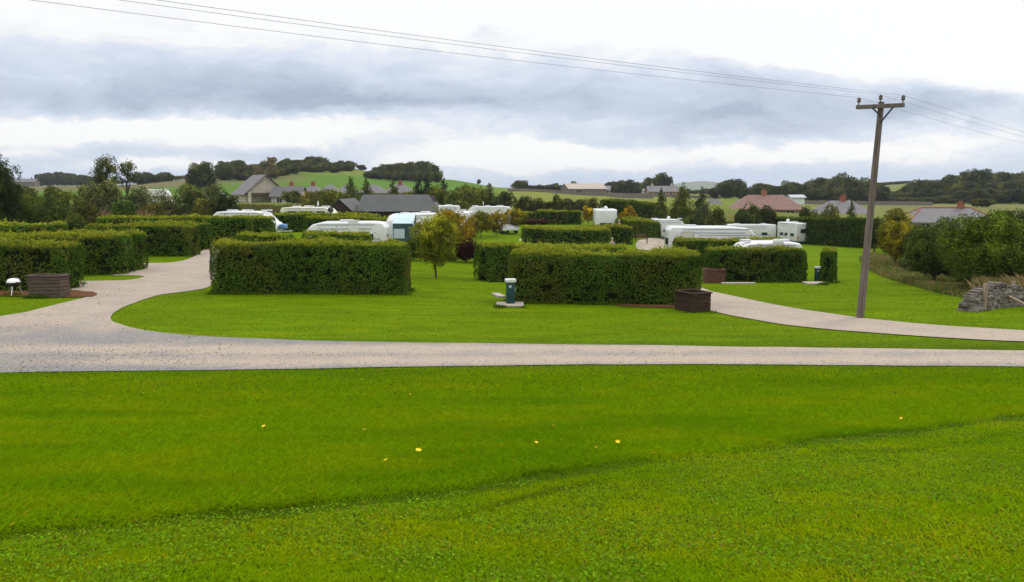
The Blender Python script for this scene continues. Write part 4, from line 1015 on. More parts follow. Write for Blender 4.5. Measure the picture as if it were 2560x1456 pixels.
# ------------------------------------------------------------------ caravans
def sidewin(mbx, x, z, w, h, y): mbx.box(x, y, z, w, .03, h)
def caravan(label, u, d, yaw, L_=5.6, W=2.2, H_=2.55, kind='tourer', body='white_grp', group='white touring caravans on the pitches', dish=None, flip=1, vtop=None, cover=False, jack=True, name='caravan', nvent=2, dome=None, wins=True, endwin=True):
    p = at(u, d)
    if vtop is not None: H_ = float(np.clip(zat(vtop, d, u) - p[2], 2.05, 3.0))
    root = empty(name, p, yaw); tag(root, label, 'caravan' if name == 'caravan' else 'motorhome', group)
    if flip < 0: root.rotation_euler.z = yaw + math.pi
    a = L_ / 2; z0 = .42
    if kind == 'tourer':
        pr = [(-a + .05, z0), (-a, .9), (-a + .04, H_ * .72), (-a + .14, H_ - .28), (-a + .45, H_ - .04), (-a + 1.4, H_), (a - 1.55, H_ - .02), (a - 1.0, H_ - .2), (a - .35, H_ * .58), (a - .05, 1.05), (a, .75), (a - .1, z0)]
    elif kind == 'tourer_round':
        pr = [(-a + .05, z0), (-a, .9), (-a, H_ - .35), (-a + .2, H_ - .06), (-a + .9, H_), (a - 1.1, H_ - .02), (a - .55, H_ - .16), (a - .16, H_ - .55), (a, 1.2), (a - .04, z0)]
    elif kind == 'box':
        pr = [(-a, z0), (-a, H_ - .1), (-a + .12, H_), (a - .12, H_), (a, H_ - .1), (a, z0)]
    else:  # coachbuilt motorhome, cab to +x
        pr = [(-a, z0), (-a, H_ - .25), (-a + .22, H_), (a - 2.3, H_), (a - 1.1, H_ - .12), (a - .62, H_ - .55), (a - .62, H_ - .78), (a - 1.15, H_ - .86), (a - .95, 1.25), (a - .1, .98), (a, .7), (a - .05, z0)]
    MB().prism(pr, -W / 2, W / 2).build('body', body, root, .09, 3)
    # darker skirt / chassis
    MB().box(0, 0, z0 - .06, L_ - .5, W - .25, .16).build('chassis', 'grey_trim', root)
    for sy in (-1, 1):
        mbx = MB(); y = sy * (W / 2 + .004)
        for wx, ww in ((-a * .55, .95), (a * .0, 1.1), (a * .52 if kind != 'tourer' else a * .40, .9)):
            m = MB(); m.box(wx, y, 1.38, ww, .03, .5) if wins else m.box(wx, y, 1.15, ww * .8, .03, .35); m.build('window', 'dark_glass', root, .012, 1)
        m = MB(); m.box(-.1, y, 1.02, L_ * .82, .012, .10); m.box(-.1, y, H_ - .42, L_ * .62, .012, .07); m.build('stripe', 'grey_trim', root)
        m = MB(); m.box(-.1, y, H_ - .16, L_ * .7, .05, .045); m.build('awning_rail', 'grey_trim', root)
    m = MB(); m.box(-a * .22, W / 2 + .012, 1.32, .62, .03, 1.72); dr = m.build('door', body, root, .012, 1)
    MB().box(-a * .22 + .22, W / 2 + .04, 1.25, .05, .03, .12).build('handle', 'black_metal', dr)
    # end windows
    m = MB(); m.box(-a - .005, 0, 1.62 if endwin else 1.2, .03, W * .55, .50 if endwin else .2); m.build('window', 'dark_glass', root, .01, 1)
    for sy in (-1, 1):
        m = MB(); m.box(-a - .012, sy * (W / 2 - .16), .82, .03, .14, .34); m.build('tail_lamp', 'red_plastic', root, .01, 1)
    # wheels
    for wx in ((0,) if name == 'caravan' else (-a * .45, a * .62)):
        for sy in (-1, 1):
            y = sy * (W / 2 - .12)
            w_ = MB().lathe([(.18, y - .09), (.30, y - .09), (.32, y - .05), (.32, y + .05), (.30, y + .09), (.18, y + .09)], (wx, 0, .32), 18, 'y').build('wheel', 'rubber', root)
            MB().lathe([(.05, y - .1), (.17, y - .085), (.17, y + .085), (.05, y + .1)], (wx, 0, .32), 12, 'y').build('rim', 'steel', w_)
    if name == 'caravan':
        m = MB(); m.tube([(a - .1, -.55, .42), (a + 1.1, 0, .42)], .035, 6); m.tube([(a - .1, .55, .42), (a + 1.1, 0, .42)], .035, 6); m.tube([(a + .9, 0, .02), (a + .9, 0, .6)], .03, 6)
        m.build('hitch', 'steel', root)
    # roof lights
    for i in range(nvent):
        x = -a * .5 + i * (L_ * .55 / max(1, nvent - 1)) if nvent > 1 else 0
        m = MB(); m.box(x, .1, H_ + .05, .55 if i % 2 else .8, .5, .12); m.build('roof_vent', 'roof_grp', root, .03, 2)
    if dish is not None:
        m = MB(); m.tube([(dish, 0, H_ - .02), (dish, 0, H_ + .22)], .025, 6)
        m.lathe([(.04, 0), (.16, .03), (.26, .09), (.25, .10), (.15, .045), (.03, .02)], (dish, 0, H_ + .36), 16, 'x'); m.build('satellite_dish', 'post_white', root, smooth_=True)
    if dome is not None:
        m = MB(); m.lathe([(.20, H_ - .01), (.22, H_ + .1), (.2, H_ + .22), (.13, H_ + .32), (.04, H_ + .36)], (dome, 0, 0), 14); m.build('aerial_dome', 'white_grp', root, smooth_=True)
    if name != 'caravan':
        m = MB(); m.add([(a - 1.12, -W / 2 + .14, H_ - .9), (a - 1.12, W / 2 - .14, H_ - .9), (a - .93, W / 2 - .14, 1.3), (a - .93, -W / 2 + .14, 1.3)], [(0, 1, 2, 3)])
        m.v = [(x + .02, y, z) for x, y, z in m.v]; m.build('windscreen', 'dark_glass', root)
    if cover:
        m = MB(); m.box(a + .30, 0, .80, .5, .9, .40); m.build('hitch_cover', 'blue_cover', root, .1, 2)
    return root
caravan('white caravan with a steeply sloped front and blue cover, left of centre', 622, 67.3, R(-2), 5.3, vtop=528, kind='tourer', cover=True, nvent=3, wins=False)
caravan('cream-topped caravan roof with a small dish farther back left of the barn', 776, 84, R(-3), 5.6, vtop=521, kind='tourer_round', body='cream_grp', dish=.8, nvent=3)
r = caravan('long white caravan roof with a black aerial ball behind the large central hedge', 870, 50, R(2), 5.0, vtop=572, kind='tourer_round', flip=-1, nvent=1, wins=False, endwin=False)
m = MB(); m.tube([(1.0, 0, 2.3), (1.0, 0, 2.75)], .03, 6); m.lathe([(.05, 2.58), (.15, 2.64), (.19, 2.75), (.15, 2.86), (.04, 2.92)], (1.0, 0, 0), 14); m.build('aerial_ball', 'black_metal', r, smooth_=True)
caravan('white caravan standing behind the blue awning', 1040, 66, R(62), 5.4, vtop=533, kind='tourer_round', flip=-1)
caravan('white van-like trailer right of the barn end', 1122, 97, R(8), 2.6, vtop=514, kind='box', nvent=1, wins=False)
caravan('long white caravan with a dish behind the golden trees', 1222, 97, R(3), 5.4, vtop=516, kind='tourer_round', flip=-1, dish=.6, nvent=3, wins=False)
caravan('white caravan end half hidden by the golden tree behind the lone one', 1156, 80, R(84), 4.2, W=1.9, vtop=528, kind='tourer_round')
caravan('white caravan seen end-on with a roof dome in the middle', 1511, 88, R(87), 4.8, W=2.3, vtop=523, kind='box', dome=-1.6, nvent=1, wins=False, endwin=False)
caravan('low white caravan roof left of the big motorhome, behind the bench hedge', 1664, 100, R(-3), 5.6, vtop=548, kind='tourer', dome=.3, nvent=2, wins=False)
caravan('big white motorhome with grey side stripes and a small square window', 1782, 58, R(-2), 6.7, W=2.35, vtop=566, kind='coach', name='motorhome', group='motorhomes', nvent=2, wins=False)
_mh = bpy.data.objects['motorhome']
m = MB(); _wy = -1.19
for (qx, qz, qw, qh) in ((-2.1, 2.36, .92, .04), (-2.1, 1.90, .92, .04), (-2.545, 2.13, .04, .42), (-1.655, 2.13, .04, .42)): m.box(qx, _wy, qz, qw, .03, qh)
_f = m.build('window', 'grey_trim', _mh); MB().box(-2.1, _wy + .005, 2.13, .84, .02, .42).build('blind', 'cream_grp', _f)
MB().box(.5, _wy + .01, 2.12, 3.6, .012, .06).build('stripe', 'grey_trim', _mh)  # thin grey band painted across the side in place of shading
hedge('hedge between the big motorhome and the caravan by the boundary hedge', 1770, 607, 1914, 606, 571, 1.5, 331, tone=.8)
caravan('white trailer behind the big motorhome, its square end to the right', 1871, 101, R(3), 6.2, vtop=561, kind='box', nvent=2, wins=False)
caravan('white caravan parked end-on by the tall dark boundary hedge, with roof dome', 1986, 98, R(-76), 4.2, W=2.25, vtop=556, kind='box', flip=-1, dome=1.6, nvent=1, wins=False)
caravan('low white caravan roof peeping over the hedge right of the reddish planter', 1907, 45.6, R(1), 3.7, vtop=603, kind='tourer_round', flip=-1, nvent=2, wins=False)
caravan('distant white caravan left behind the grey-green trees', 395, 150, R(12), 5.6, vtop=474, kind='tourer', nvent=2, group='distant caravans among the trees')
caravan('distant white caravan just left of the gabled house', 535, 150, R(-8), 5.0, vtop=486, kind='tourer_round', group='distant caravans among the trees')

# awning
def awning():
    p = at(1012, 60); root = empty('awning', p, R(0)); tag(root, 'pale blue and dark porch awning pitched beside the white caravan', 'awning')
    h = zat(534, 60) - p[2]; h = min(max(h, 2.2), 2.6)
    w = 1.55
    prof = [(-1.0, h - .02), (-.4, h - .1), (.2, h - .32), (.75, h - .68), (.78, h - .72), (.2, h - .36), (-.4, h - .14), (-1.0, h - .06)]
    m = MB(); n = len(prof)
    vs = [(-w / 2, -x, z) for x, z in prof] + [(w / 2, -x, z) for x, z in prof]
    m.add(vs, [tuple(range(n)), tuple(range(n, 2 * n))] + [(i, i + n, (i + 1) % n + n, (i + 1) % n) for i in range(n)]); m.build('roof_panel', 'awning_blue', root)
    fr = MB(); fr.box(0, -.76, (h - .72) / 2, w, .03, h - .72); fo = fr.build('front_panel', 'awning_dark', root)
    MB().box(-.3, -.785, 1.05, .8, .02, .7).build('window', 'pale_glass', fo)
    for sx in (-1, 1):
        s = MB(); s.add([(sx * w / 2, .98, 0), (sx * w / 2, -.74, 0), (sx * w / 2, -.74, h - .74), (sx * w / 2, -.2, h - .38), (sx * w / 2, .4, h - .16), (sx * w / 2, .98, h - .06)], [(0, 1, 2, 3, 4, 5)]); s.build('side_panel', 'awning_dark', root)
        t = MB(); t.tube([(sx * w / 2, -.8, 0), (sx * w / 2, -.8, h - .7)], .03, 6); t.build('pole', 'awning_blue', root)
awning()
# parked car
def car(label, u, d, yaw):
    p = at(u, d); root = empty('parked_car', p, yaw); tag(root, label, 'car')
    pr = [(-2.1, .35), (-2.15, .75), (-2.0, 1.0), (-1.75, 1.42), (-1.2, 1.5), (.2, 1.48), (1.0, 1.0), (1.9, .85), (2.1, .65), (2.1, .35)]
    MB().prism(pr, -.88, .88).build('body', 'car_white', root, .07, 3)
    for sy in (-1, 1):
        y = sy * .885; m = MB(); m.add([(-1.65, y, 1.0), (.75, y, 1.0), (.15, y, 1.38), (-1.4, y, 1.38)], [(0, 1, 2, 3)]); m.build('side_window', 'dark_glass', root)
        for wx in (-1.3, 1.3):
            w_ = MB().lathe([(.2, sy * .8 - .1), (.32, sy * .8 - .1), (.33, sy * .8), (.32, sy * .8 + .1), (.2, sy * .8 + .1)], (wx, 0, .33), 18, 'y').build('wheel', 'rubber', root)
            MB().lathe([(.05, sy * .8 - .11), (.19, sy * .8 - .09), (.19, sy * .8 + .09), (.05, sy * .8 + .11)], (wx, 0, .33), 12, 'y').build('rim', 'steel', w_)
        MB().box(2.08, sy * .62, .72, .08, .32, .14).build('headlight', 'pale_glass', root)
    m = MB(); m.add([(.26, -.75, 1.44), (.26, .75, 1.44), (.98, .78, 1.03), (.98, -.78, 1.03)], [(0, 1, 2, 3)]); m.v = [(x + .03, y, z + .03) for x, y, z in m.v]; m.build('windscreen', 'dark_glass', root)
car('white car parked on the grass behind the golden trees', 1262, 86, R(-70))

# ------------------------------------------------------------------ utility pole and wires
pb = P(2150, 796)
PH = 1.0
def pole():
    d = pb[1]
    topx = at(2207, d)[0] - pb[0]
    zt = zat(262, d, 2200) - pb[2]
    lean = (CX * 0 + (ray(2203, 262)[0] / ray(2203, 262)[1] * d) - pb[0])
    root = empty('utility_pole', pb); tag(root, 'tall leaning weathered wooden power pole with a crossarm on the right', 'pole')
    root.rotation_euler = (0, math.atan2(lean, zt), 0)
    Lp = math.hypot(lean, zt)
    m = MB(); m.tube([(0, 0, -.3), (0, 0, Lp * .33), (0, 0, Lp * .66), (0, 0, Lp + .08)], [.118, .108, .095, .082], 14); m.build('shaft', 'pole_wood', root, smooth_=True)
    dv = Vector((-.796, -.605, 0)); pr = Vector((.605, -.796, 0)) * -1
    # arm runs perpendicular to the wires
    arm = Vector((.66, -.75, 0)).normalized(); half = .72
    c = Vector((0, 0, Lp - .06)) + Vector((-.08, -.10, 0)); tilt = Vector((0, 0, -.0))
    e1, e2 = c - arm * half, c + arm * half
    e2.z += .0; e1.z -= .0
    m = MB(); m.bar(e1, e2, .10, .12); ca = m.build('crossarm', 'pole_wood', root, .008, 1)
    m = MB(); m.bar(c + arm * .42 + Vector((0, 0, -.02)), Vector((-.03, -.12, Lp - .55)), .03, .045); m.build('brace', 'black_metal', root)
    m = MB(); m.bar(c - arm * .25 + Vector((0, 0, -.02)), Vector((-.03, -.12, Lp - .35)), .03, .045); m.build('brace', 'black_metal', root)
    tips = []
    for t, zz in ((-.66, .0), (.0, .05), (.67, .0)):
        q = c + arm * t + Vector((0, 0, .06 + zz))
        m = MB(); m.lathe([(.018, 0), (.018, .08), (.05, .085), (.062, .12), (.045, .15), (.058, .18), (.04, .215), (.02, .235)], q, 12)
        m.build('insulator', 'porcelain', ca, smooth_=True); tips.append(q + Vector((0, 0, .225)))
    bpy.context.view_layer.update()
    M = root.matrix_world.copy()
    return [M @ t for t in tips]
tips = pole()
dirw = Vector((-.796, -.605, 0)).normalized()
for i, t in enumerate(tips):
    lab = ['power line on the left insulator, lowest of the three across the sky', 'power line on the middle insulator, between the other two across the sky', 'power line on the right insulator, highest of the three across the sky'][i]
    pts = []
    for k in range(49):
        s = -30 + k * (30 + 46) / 48
        if s >= 0: z = t.z - .35 * math.sin(math.pi * s / 46) + .012 * s
        else: z = t.z + .055 * s - .3 * math.sin(math.pi * (-s) / 30)
        pts.append((dirw.x * s, dirw.y * s, z - t.z))
    o = MB().tube(pts, .0034, 5).build('power_line', 'wire_metal'); o.location = t
    tag(o, lab, 'wire', 'power lines on the wooden pole')

# ------------------------------------------------------------------ planters, posts, barbecue, bench
def planter(label, u, v, wpx, vtop, yaw, depth, mat, boards=5, group='wooden planters by the hedges'):
    p = P(u, v); w = wpx / F * p[1]; h = zat(vtop, p[1], u) - p[2]
    root = empty('planter', p, yaw); tag(root, label, 'planter', group)
    bh = h / boards
    for nm, cx, cy, sx, sy in (('front_panel', 0, 0, w, .05), ('back_panel', 0, depth, w, .05), ('side_panel', -w / 2 + .025, depth / 2, .05, depth - .05), ('side_panel', w / 2 - .025, depth / 2, .05, depth - .05)):
        m = MB()
        for k in range(boards): m.box(cx, cy, bh * (k + .5), sx, sy + (.006 if k % 2 else 0) if sx > sy else sy, bh - .014) if sx > sy else m.box(cx, cy, bh * (k + .5), sx + (.006 if k % 2 else 0), sy, bh - .014)
        m.build(nm, mat, root, .006, 1)
    m = MB(); m.box(0, -.01, h + .02, w + .08, .11, .04); m.box(0, depth + .01, h + .02, w + .08, .11, .04); m.box(-w / 2, depth / 2, h + .022, .11, depth - .1, .04); m.box(w / 2, depth / 2, h + .022, .11, depth - .1, .04); m.build('rim', mat, root, .006, 1)
    m = MB(); m.box(0, depth / 2, h - .12, w - .1, depth - .1, .06); m.build('soil', 'soil', root)
    return root
planter('weathered grey-brown planter beside the kettle barbecue', 113, 745, 84, 692, R(-3), .55, 'timber_grey', 6)
planter('dark brown box planter at the right end of the widest hedge', 1752, 781, 58, 735, R(24), .9, 'timber_dark', 4)
planter('reddish-brown slatted planter at the left end of the farther right hedge', 1790, 709, 46, 676, R(2), .8, 'timber_red', 6)
def service_post(label, u, v, vtop):
    p = P(u, v); h = zat(vtop, p[1], u) - p[2]; root = empty('service_post', p, R(6)); tag(root, label, 'post', 'green service posts with white caps')
    w = .30 * h / .95
    b = MB().box(0, 0, h * .43 + .02, w, w * .75, h * .86).build('post_body', 'post_green', root, .02, 2)
    MB().box(0, 0, h * .93, w * 1.28, w * 1.05, h * .13).build('cap', 'post_white', root, .03, 2)
    MB().lathe([(.03, -w * .375 - .012), (.05, -w * .375 - .01), (.05, -w * .375)], (-.02, 0, h * .72), 12, 'y').build('badge', 'pale_glass', b)
    for k in (-1, 1): MB().box(w * .5 + .012, k * .05, h * .6, .03, .06, .12).build('socket', 'grey_trim', b)
service_post('green service post with a white cap at the left end of the widest hedge', 1276, 764, 697)
service_post('green service post with a white cap beside the narrow hedge stub', 2043, 707, 666)
def slab(label, u, v, wpx, dep, th=.07, yaw=0, name='paving_slab'):
    p = P(u, v); o = MB().box(0, dep / 2, th / 2 - .02, wpx / F * p[1], dep, th + .04).build(name, 'concrete', None, .012, 1); o.location = p; o.rotation_euler.z = yaw
    tag(o, label, 'slab', 'concrete slabs')
slab('concrete slab under the left green service post', 1275, 769, 70, .9)
slab('small pale slab on the grass left of the green post', 1256, 745, 20, 1.0, yaw=.3)
slab('concrete slab under the right green service post', 2044, 712, 50, .8)
slab('narrow concrete edging along the foot of the farther right hedge', 1848, 711, 84, .3)
slab('pale paving slab at the left end of the low middle hedge', 1330, 603, 66, 2.2)
def bbq():
    p = P(37, 739); root = empty('kettle_barbecue', p, .3); tag(root, 'silver kettle barbecue on three legs beside the planter', 'barbecue')
    s = (zat(694, p[1], 37) - p[2]) / .78; root.scale = (s, s, s)
    MB().lathe([(.10, .38), (.20, .42), (.27, .50), (.285, .56), (.28, .57)], n=20).build('bowl', 'black_metal', root, smooth_=True)
    l = MB().lathe([(.29, .57), (.285, .62), (.24, .70), (.16, .745), (.04, .76)], n=20).build('lid', 'chrome', root, smooth_=True)
    m = MB(); m.tube([(-.06, 0, .755), (-.05, 0, .785), (.05, 0, .785), (.06, 0, .755)], .012, 6); m.build('handle', 'black_metal', l)
    for k in range(3):
        a = 2 * math.pi * k / 3 + .4; m = MB(); m.tube([(.16 * math.cos(a), .16 * math.sin(a), .42), (.34 * math.cos(a), .34 * math.sin(a), .0)], .016, 8); m.build('leg', 'chrome', root)
bbq()
def tap():
    p = P(158, 738); root = empty('water_tap', p, 0); tag(root, 'small white water tap standing at the right end of the grey-brown planter', 'tap')
    MB().tube([(0, 0, 0), (0, 0, .62)], .035, 8).build('stand_pipe', 'post_white', root)
    MB().tube([(0, 0, .50), (.02, -.12, .50), (.02, -.16, .42)], .022, 8).build('spout', 'post_white', root)
    MB().lathe([(.03, .22), (.09, .24), (.1, .3), (.09, .36), (.03, .38)], (.09, -.08, 0), 12).build('hose_reel', 'post_white', root, smooth_=True)
tap()
def bench():
    p = P(1603, 609); root = empty('bench', p, R(-4)); tag(root, 'brown wooden bench standing on the gravel beside the hedge end', 'bench')
    L_ = 1.15
    m = MB(); [m.box(0, y, .44, L_, .1, .03) for y in (-.16, -.04, .08)]; m.build('seat', 'timber_red', root)
    m = MB(); [m.box(0, .2, z, L_, .03, .09) for z in (.6, .74, .86)]; m.build('backrest', 'timber_red', root)
    for sx in (-1, 1):
        for y, hh in ((-.18, .62), (.2, .9)): MB().box(sx * L_ / 2, y, hh / 2, .06, .06, hh).build('leg', 'timber_dark', root)
        MB().box(sx * L_ / 2, 0, .64, .06, .45, .04).build('armrest', 'timber_dark', root)
bench()

# ------------------------------------------------------------------ people (small, far)
def person(label, u, d, yaw, top, bottom, hair, seat=False, scl=1.0):
    p = at(u, d); root = empty('person', p, yaw); tag(root, label, 'person', None); root.scale = (scl,) * 3
    # joints: pelvis root then legs, spine, arms, head
    if seat:
        J = [(0, 0, .48), (0, .02, .75), (0, 0, 1.0), (0, 0, 1.10), (0, -.02, 1.20), (.09, -.05, .48), (.11, -.45, .47), (.11, -.45, .08), (.11, -.58, .05),
             (-.09, -.05, .48), (-.11, -.45, .47), (-.11, -.45, .08), (-.11, -.58, .05), (.18, 0, 1.0), (.23, -.08, .74), (.15, -.32, .62), (.13, -.40, .60), (-.18, 0, 1.0), (-.23, -.08, .74), (-.15, -.32, .62), (-.13, -.40, .60), (0, -.01, 1.32)]
    else:
        J = [(0, 0, .93), (0, .01, 1.18), (0, 0, 1.40), (0, -.01, 1.50), (0, -.02, 1.58), (.09, 0, .90), (.11, -.03, .50), (.11, .01, .08), (.11, -.14, .04),
             (-.09, 0, .90), (-.12, .05, .50), (-.12, .12, .09), (-.12, -.02, .04), (.19, 0, 1.40), (.25, .03, 1.12), (.24, -.10, .90), (.24, -.16, .84), (-.19, 0, 1.40), (-.25, .02, 1.12), (-.24, -.12, .90), (-.24, -.18, .84), (0, -.01, 1.70)]
    E = [(0, 1), (1, 2), (2, 3), (3, 4), (4, 21), (0, 5), (5, 6), (6, 7), (7, 8), (0, 9), (9, 10), (10, 11), (11, 12), (2, 13), (13, 14), (14, 15), (15, 16), (2, 17), (17, 18), (18, 19), (19, 20)]
    rad = [.14, .125, .13, .055, .085, .085, .06, .04, .035, .085, .06, .04, .035, .055, .042, .032, .03, .055, .042, .032, .03, .085]
    def skin(name, keep, grow, mat):
        idx = sorted({i for e in keep for i in e}); mp = {i: k for k, i in enumerate(idx)}
        me = bpy.data.meshes.new(name); me.from_pydata([J[i] for i in idx], [(mp[a], mp[b]) for a, b in keep], [])
        o = link(name, me, root); md = o.modifiers.new('s', 'SKIN'); o.modifiers.new('b', 'SUBSURF').levels = 1; o.modifiers[-1].render_levels = 2
        for k, i in enumerate(idx): me.skin_vertices[0].data[k].radius = (rad[i] * grow, rad[i] * grow * .8)
        me.skin_vertices[0].data[0].use_root = True; me.materials.append(MATS[mat]); return o
    skin('body', E, 1.0, 'skin')
    skin('shirt', [(0, 1), (1, 2), (2, 13), (13, 14), (2, 17), (17, 18)], 1.14, top)
    skin('trousers', [(0, 5), (5, 6), (6, 7), (0, 9), (9, 10), (10, 11)], 1.16, bottom)
    hz = J[21]; m = MB(); m.lathe([(.095, -.02), (.105, .04), (.09, .09), (.05, .125), (.01, .135)], (hz[0], hz[1] + .025, hz[2]), 12); m.build('hair', hair, root, smooth_=True)
    m = MB(); m.lathe([(.004, -.03), (.018, -.01), (.012, .03)], (hz[0], hz[1] - .1, hz[2] - .04), 8); m.build('nose', 'skin', root)
    return root
person('person in a red-pink top standing beside the end-on caravan', 1547, 84, R(30), 'cloth_pink', 'denim', 'hair_grey')
person('grey-haired person in a pink-grey top behind the low middle hedge end', 1530, 66.5, R(-30), 'cloth_grey', 'denim', 'hair_grey', True, .85)

def chair(u, d, yaw, k):
    p = at(u, d); root = empty('camping_chair', p, yaw); tag(root, 'folding camping chair carrying the grey-haired person behind the low middle hedge', 'chair'); root.scale = (k,) * 3
    MB().box(0, -.16, .37, .44, .46, .03).build('seat', 'cloth_grey', root, .01, 1)
    MB().box(0, .14, .68, .44, .03, .60).build('backrest', 'cloth_grey', root, .01, 1)
    for sx in (-1, 1):
        MB().tube([(sx * .24, -.36, 0), (sx * .24, .16, .38), (sx * .24, .19, .98)], .014, 6).build('leg', 'steel', root)
        MB().tube([(sx * .24, .16, 0), (sx * .24, -.34, .38)], .014, 6).build('leg', 'steel', root)
chair(1530, 66.5, R(-30), .85)
# ------------------------------------------------------------------ yellow flowers
def flowers():
    spots = [(905, 953, 1.1), (639, 995, .9), (357, 989, .6), (667, 1081, .9), (912, 1094, .9), (1043, 1145, 1.1), (977, 1171, .8), (1375, 1081, .9), (1336, 1126, .7), (1545, 1121, .9), (2257, 1062, .8), (1019, 991, .6), (1490, 1142, .5), (2537, 1046, .6)]
    proto = None
    for i, (u, v, s) in enumerate(spots):
        r_ = ray(u, v); q = P(u, v)
        # stand the flower so that its head shows there: shift towards the camera by its height
        hgt = .10; y = q[1] * (1 - hgt / (CAMZ - q[2])); x = q[0] * y / q[1]; z = g1(x, y) + float(step(np.array([x]), np.array([y]))[0])
        if proto is None:
            root = empty('yellow_flower', (x, y, z)); 
            MB().tube([(0, 0, 0), (.006, 0, .05), (0, 0, hgt)], .0025, 5).build('stem', 'stem_green', root)
            m = MB()
            for k in range(6):
                a = k * math.pi / 3; c_, s_ = math.cos(a), math.sin(a)
                pts = [(.004, 0, .0), (.016, -.011, .012), (.030, -.006, .018), (.030, .006, .018), (.016, .011, .012)]
                m.add([(px_ * c_ - py_ * s_, px_ * s_ + py_ * c_, hgt + pz_) for px_, py_, pz_ in pts], [(0, 1, 2, 3, 4)])
            m.lathe([(.006, hgt), (.012, hgt + .008), (.006, hgt + .014)], n=8); m.build('flower_head', 'petal', root)
            proto = root; rt = root
        else:
            rt = proto.copy(); C.objects.link(rt); rt.location = (x, y, z)
            for ch in list(proto.children):
                c = ch.copy(); C.objects.link(c); c.parent = rt
        rt.scale = (s, s, 1); rt.rotation_euler = (R(rnd.uniform(5, 30)), R(rnd.uniform(-15, 15)), rnd.uniform(0, 6))
        tag(rt, 'small yellow wildflower in the longer grass of the foreground lawn', 'flower', 'yellow wildflowers in the foreground lawn')
flowers()

# ------------------------------------------------------------------ grass
def blades(name, x, y, hgt, wid, col, rng, lean=.45, zoff=None):
    n = len(x); z = gz(x, y) + step(x, y)
    th = rng.uniform(0, 2 * math.pi, n); ln = rng.normal(0, lean, (n, 2)) * hgt[:, None]
    bx, by = np.cos(th) * wid / 2, np.sin(th) * wid / 2
    A = np.stack([x - bx, y - by, z - .01], 1); B = np.stack([x + bx, y + by, z - .01], 1)
    M1 = np.stack([x + ln[:, 0] * .35 + bx * .7, y + ln[:, 1] * .35 + by * .7, z + hgt * .6], 1)
    T = np.stack([x + ln[:, 0], y + ln[:, 1], z + hgt], 1)
    V = np.stack([A, B, M1, T], 1).reshape(-1, 3)
    me = npmesh(name, V, np.arange(4 * n).reshape(n, 4), 'blade', {'col': np.repeat(col, 4, 0)})
    return me
def scatter_px(n, vlo, vhi, rng, pw=1.0, umin=-120, umax=2680):
    """uniform over ground, thinned with distance, inside the seen wedge of the lawn"""
    ylo, yhi = P(1280, vhi)[1], P(1280, vlo)[1]
    t = rng.random(n); e = pw
    y = (ylo ** e + t * (yhi ** e - ylo ** e)) ** (1 / e) if e else ylo * (yhi / ylo) ** t
    a0, a1 = (umin - CX) / F, (umax - CX) / F
    x = rng.uniform(a0, a1, n) * (y * cp + 2.6 * sp)
    return x, y
rng = np.random.default_rng(42)
roads = [ROAD, ROAD2]
x, y = scatter_px(560000, 905, 1520, rng, .35)
jx, jy = rng.normal(0, .06, len(x)), rng.normal(0, .06, len(x))
ok = ~inpoly(x + jx, y + jy, ROAD) & (y < 18.4); x, y = x[ok], y[ok]
f = smooth(-.14, .22, y - ridge_y(x) + .18 * (fbm(np.stack([x * 2.2, y * 2.2, x * 0], 1), 93, 2) - .5))
n1 = fbm(np.stack([x * 1.1, y * 1.6, x * 0], 1), 51, 3); n2 = fbm(np.stack([x * 5, y * 5, x * 0], 1), 61, 2); n3 = fbm(np.stack([x * .35, y * .9, x * 0], 1), 71, 3)
# thinner, lower grass along the mower edge, whose step shadow is painted in
hgt = (.026 + .028 * f) * rng.uniform(.6, 1.4, len(x)) * (.75 + .6 * n2) * (1 - .45 * smooth(15.5, 17.5, y))
wid = np.maximum(.0045, y / 803 * .62) * rng.uniform(.7, 1.3, len(x))
col = lumpy((.110, .200, .0045), .17, rng, len(x))
w1 = np.clip((n1 - .47) * 3.2 + .12 + .30 * (1 - f), 0, 1) * (.55 + .2 * (1 - f))
col = col * (1 - w1[:, None]) + lumpy((.165, .215, .006), .22, rng, len(x)) * w1[:, None]
w2 = np.clip((.47 - n3) * 5, 0, 1) * .5 ; col = col * (1 - w2[:, None]) + lumpy((.062, .150, .004), .2, rng, len(x)) * w2[:, None]
br = rng.random(len(x)) < .008 + .06 * (1 - f) * np.clip((n3 - .48) * 6, 0, 1); col[br] = lumpy((.22, .19, .03), .2, rng, int(br.sum()))
rn = fbm(np.stack([x * 1.2, y * 0, x * 0], 1), 91, 3)
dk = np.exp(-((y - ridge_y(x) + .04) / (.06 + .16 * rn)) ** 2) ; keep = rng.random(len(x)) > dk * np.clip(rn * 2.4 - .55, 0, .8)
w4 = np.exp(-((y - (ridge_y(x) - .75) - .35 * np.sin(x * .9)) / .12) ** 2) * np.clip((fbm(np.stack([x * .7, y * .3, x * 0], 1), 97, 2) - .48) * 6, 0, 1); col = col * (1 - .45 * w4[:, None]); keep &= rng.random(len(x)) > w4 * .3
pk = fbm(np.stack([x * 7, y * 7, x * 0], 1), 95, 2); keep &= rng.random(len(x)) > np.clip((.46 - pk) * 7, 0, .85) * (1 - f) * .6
dd = np.clip(dk * (rn * 2.4 - .55), 0, 1) * .9; col = col * (1 - dd[:, None]) + lumpy((.030, .085, .004), .2, rng, len(x)) * dd[:, None]  # shadow of the height step, as darker blade colour
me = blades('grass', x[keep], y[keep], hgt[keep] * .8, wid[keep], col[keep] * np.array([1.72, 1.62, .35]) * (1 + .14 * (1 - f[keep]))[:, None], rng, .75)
tag(link('lawn_grass', me), 'short bright green grass covering the foreground lawn', 'grass', kind='stuff')
